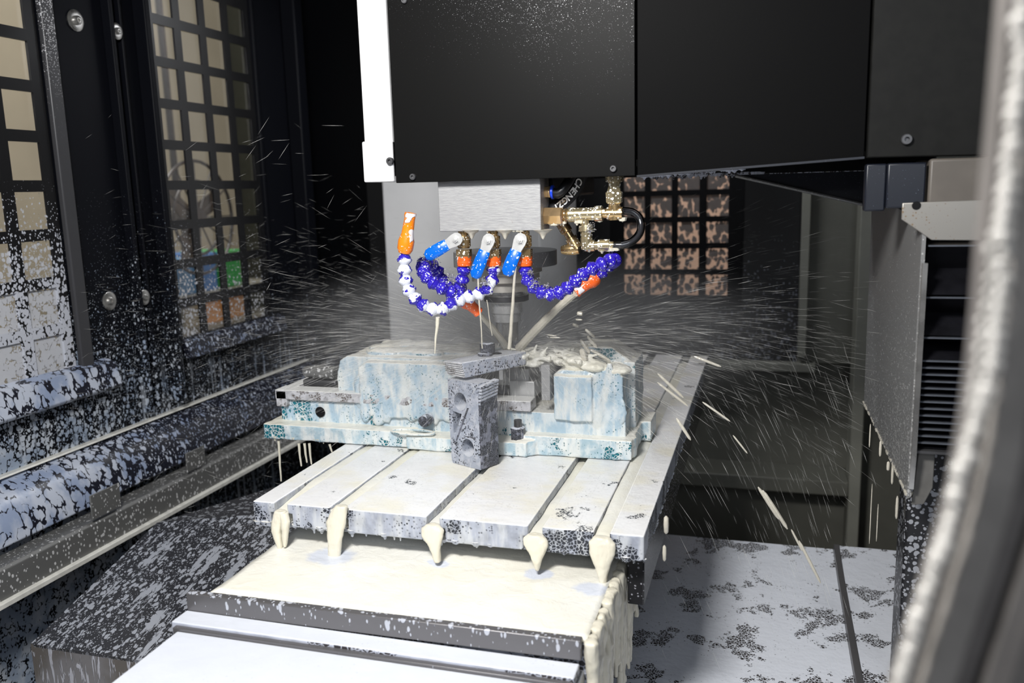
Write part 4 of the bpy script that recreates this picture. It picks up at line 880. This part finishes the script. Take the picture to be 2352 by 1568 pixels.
dd = [(2022, 1030, .02, .002, 1.57), (2050, 1085, .03, .002, 1.57), (2060, 1165, .03, .0022, 1.57), (2080, 1160, .028, .003, 1.57), (2085, 1185, .02, .003, 1.57), (2065, 1065, .015, .003, 1.57), (2040, 1070, .012, .0025, 1.57), (1998, 1000, .03, .001, 1.57), (2015, 1200, .05, .0008, 1.57), (2000, 1180, .08, .0008, 1.57)]
b = MB()
for px, py, L, r, a in dd:
    k = drop(px, py, 0.2, L, r * 0.8, a, ''); b.add(k.v, k.f)
tag(b.build('falling_coolant', M['jet']), 'coolant drops falling off the lower edge of the speckled column guard', 'drops', None, 'stuff')

# ------------------------------------------------------------------ step block and clamp
A_, B_, C_ = Vector((0.198, 0.202, 0)), Vector((0.252, 0.177, 0)), Vector((0.268, 0.210, 0))
t = thing('step_block', (0.235, 0.195, 0), 'tall grey cast riser block with two holes under the clamp bar', 'step block')
u_ = (B_ - A_).normalized(); n_ = Vector((u_.y, -u_.x, 0)); L = (B_ - A_).length; H = 0.124
# front web as a plate with two round holes and a recessed triangle, extruded inward
import bmesh
def holed_plate(W_, H_, holes, tri, depth):
    """2-D constrained fill of an outline with holes, extruded"""
    bm = bmesh.new()
    def ringv(pts):
        vs_ = [bm.verts.new((x, 0, z)) for x, z in pts]
        return [bm.edges.new((vs_[i], vs_[(i + 1) % len(vs_)])) for i in range(len(vs_))]
    e = ringv([(0.004, 0), (0.002, 0.004), (0, H_ * 0.6), (0, H_), (W_, H_), (W_, 0), (0.02, 0)])
    for cx_, cz_, r_ in holes: e += ringv([(cx_ + r_ * math.cos(a * math.pi / 14), cz_ + r_ * 1.08 * math.sin(a * math.pi / 14)) for a in range(28)])
    if tri: e += ringv(tri)
    bmesh.ops.triangle_fill(bm, use_beauty=True, edges=e)
    r = bmesh.ops.extrude_face_region(bm, geom=bm.faces[:]); vs_ = [v_ for v_ in r['geom'] if isinstance(v_, bmesh.types.BMVert)]
    bmesh.ops.translate(bm, verts=vs_, vec=(0, depth, 0)); bmesh.ops.recalc_face_normals(bm, faces=bm.faces)
    vs_ = [v_.co.copy() for v_ in bm.verts]; bm.verts.index_update(); fs_ = [tuple(v_.index for v_ in f.verts) for f in bm.faces]; bm.free(); return vs_, fs_
vs_, fs_ = holed_plate(L, H, [(L * 0.40, 0.094, 0.0122), (L * 0.60, 0.028, 0.0122)], [(0.008, 0.045), (0.008, 0.078), (0.026, 0.076), (0.012, 0.045)], 0.030)
inward = -n_
tr_ = lambda p: A_ + u_ * p.x + inward * p.y + Vector((0, 0, p.z + 0.0005))
b = MB(); b.add([tr_(p) for p in vs_], fs_); b.build('web', M['block'], t, bevel=0)
b = MB(); b.obox(A_ + u_ * L * 0.42 + inward * 0.0315 + Vector((0, 0, 0.060)), u_, inward, (0, 0, 1), L * 0.8, 0.003, 0.11); b.build('hole_shade_sheet', M['black_dull'], t)  # black sheet behind the holes, painting the shade inside them
b = MB(); b.obox(B_ + (C_ - B_) * 0.5 - u_ * 0.0015 + Vector((0, 0, H * 0.44)), u_, inward, (0, 0, 1), 0.008, 0.0355, H * 0.86); b.build('side_flange', M['block_dark'], t, bevel=0.001)
for k in range(6):
    b = MB(); z = H - 0.002 - k * 0.0048; b.obox(B_ + (C_ - B_) * 0.5 + u_ * (0.002 - k * 0.0009) + Vector((0, 0, z)), u_, inward + Vector((0, 0, 0.12)), (0, 0, 1), 0.010, 0.036, 0.0033); b.build('tooth', M['block'], t, bevel=0.0006)
b = MB(); b.tube([tr_(Vector((0.040, -0.001, 0.088))), tr_(Vector((0.014, -0.001, 0.036)))], 0.0012, 6); b.tube([tr_(Vector((0.03, -0.001, 0.046))), tr_(Vector((0.052, -0.001, 0.046)))], 0.001, 6); b.build('cast_rib', M['block_dark'], t)

t = thing('clamp_bar', (0.25, 0.24, 0.126), 'grey speckled strap clamp resting on the riser block', 'clamp')
q0, q1, q2, q3 = onZ(1019, 829, .15), onZ(1061, 834, .15), onZ(1210, 810, .15), onZ(1152, 805, .15)
q0.z = q1.z = 0.1505; q2.z = q3.z = 0.152
dn = [Vector((0.004, 0.003, -0.0205)), Vector((0.005, -0.001, -0.0215)), Vector((0.0, -0.006, -0.019)), Vector((0, 0, -0.019))]
b = MB(); top_ = [q0, q1, q2, q3]; bot_ = [p + d_ for p, d_ in zip(top_, dn)]
b.loft([bot_, top_]); b.build('bar', M['block'], t, bevel=0.0015)
for k in range(7):
    f = (k + 0.5) / 7; a = q0 + dn[0] * f; c = q1 + dn[1] * f; b = MB(); m_ = (a + c) / 2; ex_ = (c - a); nn_ = Vector((ex_.y, -ex_.x, 0)).normalized()
    b.obox(m_ + nn_ * 0.0006, ex_, nn_, (0, 0, 1), ex_.length * 0.98, 0.003, 0.0017); b.build('tooth', M['vise_rail'], t, bevel=0.0003)
mid_ = onZ(1142, 811, .152); b = MB(); b.lathe((mid_.x, mid_.y, 0.1505), (0, 0, 1), [(0, 0.001), (0, 0.007), (0.0015, 0.007), (0.0018, 0.0055), (0.0018, 0.001)], 18); b.build('slot_end', M['black_dull'], t)
t = thing('clamp_bolt', (0.25, 0.2, 0.152), 'black speckled square bolt head on top of the clamp bar', 'bolt')
bc = onZ(1120, 813, .153)
b = MB(); b.obox(bc + Vector((0, 0, 0.0095)), u_, inward, (0, 0, 1), 0.0185, 0.016, 0.015); b.build('bolt_head', M['block_dark'], t, bevel=0.0025)
b = MB(); b.lathe(bc + Vector((-0.003, -0.002, -0.001)), (0, 0, 1), [(0, 0.011), (0.003, 0.011), (0.0035, 0.009)], 20); b.build('washer', M['block_dark'], t)
tb = onZ(1155, 1010, 0.03)
t = thing('stud_nut', (0.285, 0.24, 0.02), 'dark hex nut on the vise flange just right of the riser block', 'nut')
b = MB(); b.lathe((0.283, 0.262, 0.022), (0, 0, 1), [(0, 0.011), (0.018, 0.011), (0.02, 0.008)], 6); b.build('nut', M['block_dark'], t)
b = MB(); b.cyl((0.283, 0.262, 0.04), (0.283, 0.262, 0.052), 0.006); b.build('stud', M['steel_dark'], t)

# ------------------------------------------------------------------ left sloped cover
fl = onX(70, 1478, -0.346); bl = Vector((-0.346, 0.222, -0.15)); zf = fl.z
fr = Vector((-0.03, fl.y + 0.01, zf - 0.005)); br = Vector((-0.03, 0.33, -0.135)); bm_ = onZ(640, 1180, -0.15)
t = thing('side_way_cover', (-0.2, 0.1, zf - 0.1), 'dark sloping cover left of the table, streaked with coolant', 'way cover')
b = MB(); b.add([fl, fr, br, bl, fl - Vector((0, 0, .004)), fr - Vector((0, 0, .004)), br - Vector((0, 0, .004)), bl - Vector((0, 0, .004))], [(0, 1, 2, 3), (7, 6, 5, 4), (0, 4, 5, 1), (1, 5, 6, 2), (2, 6, 7, 3), (3, 7, 4, 0)]); b.build('top_sheet', M['cover_l'], t)
b = MB(); b.add([fl - Vector((0, 0, 0.12)), fr - Vector((0, 0, 0.12)), fr, fl, fl + Vector((0, .006, -0.12)), fr + Vector((0, .006, -0.12)), fr + Vector((0, .006, -.001)), fl + Vector((0, .006, -.001))], [(0, 1, 2, 3), (7, 6, 5, 4), (0, 4, 5, 1), (1, 5, 6, 2), (2, 6, 7, 3), (3, 7, 4, 0)]); b.build('front_sheet', M['cover_face'], t)
b = MB(); b.add([fl, bl, bl - Vector((0, 0, 0.15)), fl - Vector((0, 0, 0.12))] + [p + Vector((.005, 0, -.001)) for p in (fl, bl, bl - Vector((0, 0, 0.15)), fl - Vector((0, 0, 0.12)))], [(0, 1, 2, 3), (7, 6, 5, 4), (0, 4, 5, 1), (1, 5, 6, 2), (2, 6, 7, 3), (3, 7, 4, 0)]); b.build('left_sheet', M['cover_face'], t)
b = MB(); b.add([bl, br, br + Vector((0, .28, -.02)), bl + Vector((0.10, .20, 0.0))] + [p - Vector((0, 0, 0.004)) for p in (bl, br, br + Vector((0, .28, -.02)), bl + Vector((0.10, .20, 0.0)))], [(0, 1, 2, 3), (7, 6, 5, 4), (0, 4, 5, 1), (1, 5, 6, 2), (2, 6, 7, 3), (3, 7, 4, 0)]); b.build('rear_sheet', spots('speckled_dark_sheet', (0.04, 0.04, 0.044), 160, 0.5, (0.25, 0.26, 0.28), 0.35, second=0.5), t)
# base casting far below left
b = MB(); b.box(-0.45, -0.10, -0.45, 0.0, -0.5, -0.36); tag(b.build('base_casting', M['cover_r'], bevel=0.01), 'foamy machine base low in the left front corner', 'machine base')

# ------------------------------------------------------------------ right telescopic cover
t = thing('saddle_way_cover', (0.7, 0.4, -0.6), 'grey foam-covered bent sheet cover right of the table', 'way cover')
def zy(px, py, z): return onZ(px, py, z)
yb = onZ(1560, 1303, -0.30).y
b = MB(); b.prism([(-0.5, -0.302), (yb, -0.300), (0.70, -0.292), (0.70, -0.33), (yb, -0.33), (-0.5, -0.33)][::-1], 'X', 0.395, 0.762); b.build('inner_sheet', M['cover_r'], t, bevel=0.001)
b = MB(); b.prism([(-0.5, -0.294), (yb, -0.292), (0.70, -0.284), (0.70, -0.32), (yb, -0.32), (-0.5, -0.32)][::-1], 'X', 0.768, 1.10); b.build('outer_sheet', M['cover_r'], t, bevel=0.001)
b = MB(); b.prism([(-0.5, -0.292), (yb, -0.290), (0.70, -0.282), (0.70, -0.32), (-0.5, -0.32)][::-1], 'X', 0.762, 0.772); b.build('seam_strip', M['lip'], t, bevel=0.001)
b = MB(); b.box(0.42, 1.08, 0.1, 0.69, -0.75, -0.335); b.build('cover_body', M['black_dull'], t)
for k in range(2):
    p = onX(1470, 1320 + k * 55, 0.47); 
t = thing('table_support', (0.48, 0.1, -0.3), 'black wet casting beneath the right side of the table', 'machine base')
b = MB(); b.box(0.482, 0.502, 0.03, 0.95, -0.10, TB - 0.005); b.build('casting', spots('black_wet_casting', (0.012, 0.012, 0.014), 260, 0.4, (0.3, 0.3, 0.33), 0.25), t, bevel=0.002)
for (px, py) in ((1470, 1325), (1468, 1375)):
    p = onY(px, py, 0.06); b = MB(); b.cyl((p.x - 0.01, 0.06, p.z), (p.x + 0.004, 0.06, p.z), 0.005, 10); b.build('bolt', M['brass'], t)

# ------------------------------------------------------------------ column side on the right
GX = 0.788
t = thing('column_guard', (GX, 0.3, 0.02), 'speckled grey upright guard sheet in front of the black bellows', 'guard')
z1_ = onX(1985, 925, GX).z
b = MB(); b.prism([(0.08, 0.345), (0.08, 0.040), (0.54, 0.030), (0.56, 0.36)], 'X', GX - 0.002, GX + 0.002); b.build('guard_sheet', M['guard'], t)
b = MB(); b.prism([(0.078, 0.30), (0.078, 0.05), (0.072, 0.09), (0.072, 0.30)], 'X', GX - 0.001, GX + 0.004); b.build('folded_edge', M['steel'], t)
drips('edge_drops', [(GX, 0.08, 0.042), (GX, 0.54, 0.032)], 60, 0.004, 0.003, M['jet'], '', parent=t, seed=17)
# bellows: zigzag folds, open above, packed below
t = thing('way_bellows', (0.85, 0.2, 0.09), 'black folded bellows stacked between guard sheet and door frame', 'bellows')
zz_ = [0.318, 0.315, 0.262, 0.205, 0.190, 0.155, 0.145, 0.140]
tops = [onY(2150, y_, 0.09).z for y_ in (562, 680, 772, 825)]
lows = [onY(2150, 825 + i * (1028 - 825) / 13, 0.09).z for i in range(1, 14)]
edges = tops + lows
for i in range(len(edges) - 1):
    za, zb = edges[i], edges[i + 1]; mid = (za + zb) / 2; h = za - zb
    ins = 0.035 if i < 3 else 0.02
    b = MB(); b.prism([(0.085, za), (0.085 + ins, mid), (0.085, zb + h * 0.04), (0.30, zb + h * 0.04), (0.30, za)][::-1], 'X', 0.795, 0.99)
    b.build('bellows_fold', M['bellows'], t)
    b = MB(); b.box(0.793, 0.99, 0.081, 0.0865, za - 0.0013, za + 0.0003); b.build('fold_highlight', plain('painted_fold_highlight', (0.10, 0.11, 0.13), 0.12, 0.2) if 'fold' not in M else M['fold'], t)  # paler strip along each fold, painted in as its edge highlight
    M['fold'] = bpy.data.materials['painted_fold_highlight']
b = MB(); zb = edges[-1]; b.box(0.793, 0.99, 0.078, 0.30, zb - 0.004, zb - 0.001); b.build('end_plate', M['steel_dark'], t)
# brackets and column
t = thing('column_bracket', (0.80, 0.08, 0.32), 'rust-stained stainless bracket plate above the bellows', 'bracket')
p0_, p1_ = onY(2072, 466, 0.08), onY(2262, 550, 0.08)
b = MB(); b.prism([(p0_.x, p1_.z + 0.022), (p0_.x, p0_.z), (p1_.x, p0_.z + 0.002), (p1_.x, p1_.z - 0.001), (p0_.x + 0.03, p1_.z)], 'Y', 0.078, 0.081); b.build('plate', M['stainless'], t, bevel=0.0008)
b = MB(); b.lathe(onY(2105, 472, 0.0779), (0, -1, 0), [(0, 0.0045), (0.0003, 0.0045), (0.0003, 0.001)], 16); b.build('slot_hole', M['black_dull'], t)
b = MB(); b.box(0.757, 0.797, 0.145, 0.16, 0.355, 0.405); b.box(0.735, 0.757, 0.150, 0.17, 0.352, 0.405); tag(b.build('cable_cover', M['navy'], bevel=0.002), 'dark navy sheet cover above the bracket plate', 'cover')
b = MB(); b.box(0.8, 0.90, 0.147, 0.25, 0.32, 0.4085); tag(b.build('column_casting', M['cast'], bevel=0.003), 'worn beige painted column surface right of the navy cover', 'column')
# sloping gusset under the head
g0, g1 = onY(1690, 400, 0.5), onY(2085, 492, 0.5)
b = MB(); b.prism([(g0.x, 0.402), (g1.x, g1.z), (0.87, g1.z - 0.002), (0.87, 0.402)], 'Y', 0.30, 0.5)
b2 = MB(); t = thing('head_gusset', (0.75, 0.4, 0.33), 'dark navy sloping gusset under the far side of the head', 'gusset')
b = MB(); b.prism([(g0.x, 0.400), (g1.x, g1.z), (0.87, g1.z - 0.002), (0.87, 0.400)], 'Y', 0.5, 0.505); b.build('gusset_plate', M['navy'], t)
b = MB(); b.tube([(g0.x, 0.498, 0.399), (g1.x, 0.498, g1.z), (0.855, 0.498, g1.z - 0.001)], 0.0028, 8); b.build('wet_edge', M['guard'], t)
drips('edge_drops', [(g1.x - 0.07, 0.498, g1.z + 0.015), (g1.x, 0.498, g1.z)], 9, 0.003, 0.004, M['jet'], '', parent=t, seed=18)
# lower right: support with bracket below bellows
b = MB(); p = onY(2110, 1035, 0.09); p2 = onY(2143, 1120, 0.09)
b.prism([(p.x, p.z), (p2.x, p.z), (p2.x, p2.z), (p2.x - 0.008, p2.z - 0.02), (p.x - 0.004, p2.z - 0.022)], 'Y', 0.09, 0.094)
tag(b.build('bellows_bracket', plain('dull_sheet', (0.16, 0.155, 0.145), 0.4, 0.3), bevel=0.001), 'dull grey bracket with a cut-out just below the bellows', 'bracket')
b = MB(); b.box(0.80, 1.05, 0.17, 0.23, -0.28, 0.085); tag(b.build('column_pedestal', spots('speckled_black_casting', (0.014, 0.014, 0.016), 210, 0.55, (0.32, 0.33, 0.36), 0.35, nvar=0.5, second=0.6), bevel=0.004), 'black speckled column foot beneath the bellows', 'machine base')

# ------------------------------------------------------------------ foreground door frame, out of focus
FY = -0.62
edge = [(2312, -60), (2307, 0), (2290, 200), (2272, 400), (2258, 560), (2248, 700), (2234, 850), (2214, 1000), (2190, 1130), (2150, 1270), (2100, 1430), (2050, 1600), (2020, 1700)]
bead = [(2354, -60), (2350, 60), (2330, 270), (2311, 430), (2300, 640), (2278, 830), (2240, 965), (2210, 1090), (2175, 1220), (2125, 1380), (2065, 1570), (2030, 1680)]
bead2 = [(2285, 540), (2262, 720), (2246, 850), (2232, 950)]
def band(off0, off1, y0, y1, name, mat, parent):
    b = MB(); rings = []
    pts = [onY(x, y, FY) for x, y in edge]
    for i, p in enumerate(pts):
        d = (pts[min(i + 1, len(pts) - 1)] - pts[max(i - 1, 0)]).normalized(); s_ = Vector((-d.z, 0, d.x)).normalized()
        if s_.x < 0: s_ = -s_
        rings.append([p + s_ * off0 + Vector((0, y0, 0)), p + s_ * off1 + Vector((0, y0, 0)), p + s_ * off1 + Vector((0, y1, 0)), p + s_ * off0 + Vector((0, y1, 0))])
    b.loft(rings); return b.build(name, mat, parent, bevel=0.001)
t = thing('door_frame', (0.70, FY, 0.1), 'blurred curved grey door frame edge close to the camera', 'door frame')
band(0.0, 0.0065, 0.002, 0.012, 'sealing_lip', M['seal'], t)
band(0.0066, 0.016, -0.004, 0.010, 'frame_rail', plain('pale_frame_grey', (0.24, 0.225, 0.21), 0.6, spec=0.2), t)
band(0.0162, 0.0225, 0.0, 0.010, 'groove', plain('shadowed_grey', (0.12, 0.11, 0.105), 0.5), t)
band(0.0227, 0.031, -0.005, 0.010, 'outer_rail', M['seal'], t)
band(0.0312, 0.09, 0.0, 0.012, 'frame_panel', plain('frame_panel_grey', (0.17, 0.158, 0.148), 0.5), t)
rnd = random.Random(3); b = MB()
for crv, rr_ in ((bead, 0.0029), (bead2, 0.0017)):
    pts, _ = catmull([onY(x, y, FY - 0.007) for x, y in crv], 0.0042)
    for p in pts: b.ball(p + Vector((rnd.uniform(-.0008, .0008), 0, 0)), rr_ * rnd.uniform(0.8, 1.1), 7)
o = b.build('edge_drops', M['seal_light'], t); o['kind'] = 'stuff'; o['label'] = 'pale drops beading along the frame edge'

# ------------------------------------------------------------------ spray
rnd = random.Random(99)
def needle(b, c, d, L, r):
    d = d.normalized(); u = d.orthogonal().normalized(); v_ = d.cross(u); a = c - d * L / 2; e = c + d * L / 2
    n = len(b.v); ring = [c + u * r, c + v_ * r, c - u * r, c - v_ * r]
    b.v += [a] + ring + [e]; b.f += [(n, n + 2, n + 1), (n, n + 3, n + 2), (n, n + 4, n + 3), (n, n + 1, n + 4), (n + 5, n + 1, n + 2), (n + 5, n + 2, n + 3), (n + 5, n + 3, n + 4), (n + 5, n + 4, n + 1)]
b = MB(); src = Vector((0.255, 0.33, 0.145))
def inside(p):
    if p.z < 0.0 and 0 < p.x < TW and 0 < p.y < 1.05: return True
    if p.x < W + 0.02 or p.x > 0.78 or p.y > 1.45 or p.y < -0.35: return True
    if p.z > 0.39 and p.y > 0.12 and p.x > 0.1: return True
    if p.x > 0.45 and p.y < -0.25: return True
    return False
cnt = 0
while cnt < 9000:
    th = rnd.uniform(0, 2 * math.pi); r = 0.06 + 0.85 * rnd.random() ** 1.15
    e = math.radians(rnd.gauss(11, 9)); k = rnd.uniform(0.15, 0.9)
    z = src.z + r * math.tan(e) - k * r * r; p = Vector((src.x + math.cos(th) * r, src.y + math.sin(th) * r, z))
    if inside(p) or z < -0.3: continue
    if th > math.pi and r > 0.35: continue
    slope = math.tan(e) - 2 * k * r; d = Vector((math.cos(th), math.sin(th), slope))
    needle(b, p, d, rnd.uniform(0.012, 0.055), rnd.uniform(0.00008, 0.0002) * (1 + 0.8 * (rnd.random() < 0.06))); cnt += 1
for k in range(420):   # steeper streaks falling to the right
    x = rnd.uniform(0.45, 0.76); y = rnd.uniform(0.1, 0.9); z = rnd.uniform(-0.28, 0.12); p = Vector((x, y, z))
    sl = -0.6 - 1.6 * (x - 0.4) / 0.35 - max(0, -z) * 3
    needle(b, p, Vector((0.8, rnd.uniform(-.3, .5), sl)), rnd.uniform(0.012, 0.05), rnd.uniform(0.00012, 0.00032))
for k in range(900):  # left side, towards the window wall
    x = rnd.uniform(-0.5, -0.02); y = rnd.uniform(0.1, 1.0); z = rnd.gauss(0.12, 0.12)
    if z < -0.14: continue
    needle(b, Vector((x, y, z)), Vector((-1, rnd.uniform(-.2, .6), rnd.uniform(-0.45, 0.15))), rnd.uniform(0.012, 0.04), rnd.uniform(0.0001, 0.00022))
for k in range(46):  # a few coarse bright streaks up left of the head
    p = onY(rnd.uniform(440, 860), rnd.uniform(280, 740), rnd.uniform(0.05, 0.7)); a = rnd.uniform(-0.2, 1.0)
    needle(b, p, Vector((-math.cos(a), 0, -math.sin(a))), rnd.uniform(0.014, 0.034), rnd.uniform(0.00014, 0.0003))
tag(b.build('coolant_spray', M['spray'], smooth=False), 'fine white coolant spray fanning out from the cutter', 'spray', None, 'stuff')
# mist
q = NT('coolant_mist'); vp_ = q.n('ShaderNodeVolumePrincipled'); vp_.inputs['Color'].default_value = (0.9, 0.9, 0.92, 1); vp_.inputs['Anisotropy'].default_value = 0.2
ln = q.n('ShaderNodeVectorMath'); ln.operation = 'LENGTH'; mp = q.n('ShaderNodeMapping'); mp.inputs['Location'].default_value = (0, 0, 0)
mp.inputs['Scale'].default_value = (2.1, 2.1, 7.0); q.t.links.new(q.tc.outputs['Object'], mp.inputs[0]); q.t.links.new(mp.outputs[0], ln.inputs[0])
den = q.math('MULTIPLY', q.mapr(ln.outputs['Value'], 1.0, 0.05, 0.0, 1.0), 3.0)
q.t.links.new(den, vp_.inputs['Density']); q.t.links.new(vp_.outputs[0], q.out.inputs['Volume'])
for l_ in list(q.out.inputs['Surface'].links): q.t.links.remove(l_)
b = MB(); b.ball((0, 0, 0), 0.49, 16, (1, 1, 0.3)); me = bpy.data.meshes.new('coolant_mist'); me.from_pydata(b.v, [], b.f); me.materials.append(q.m)
o = bpy.data.objects.new('coolant_mist', me); COL.objects.link(o); o.location = (0.25, 0.42, 0.165)
tag(o, 'thin pale coolant mist hanging around the cutter', 'mist', None, 'stuff')
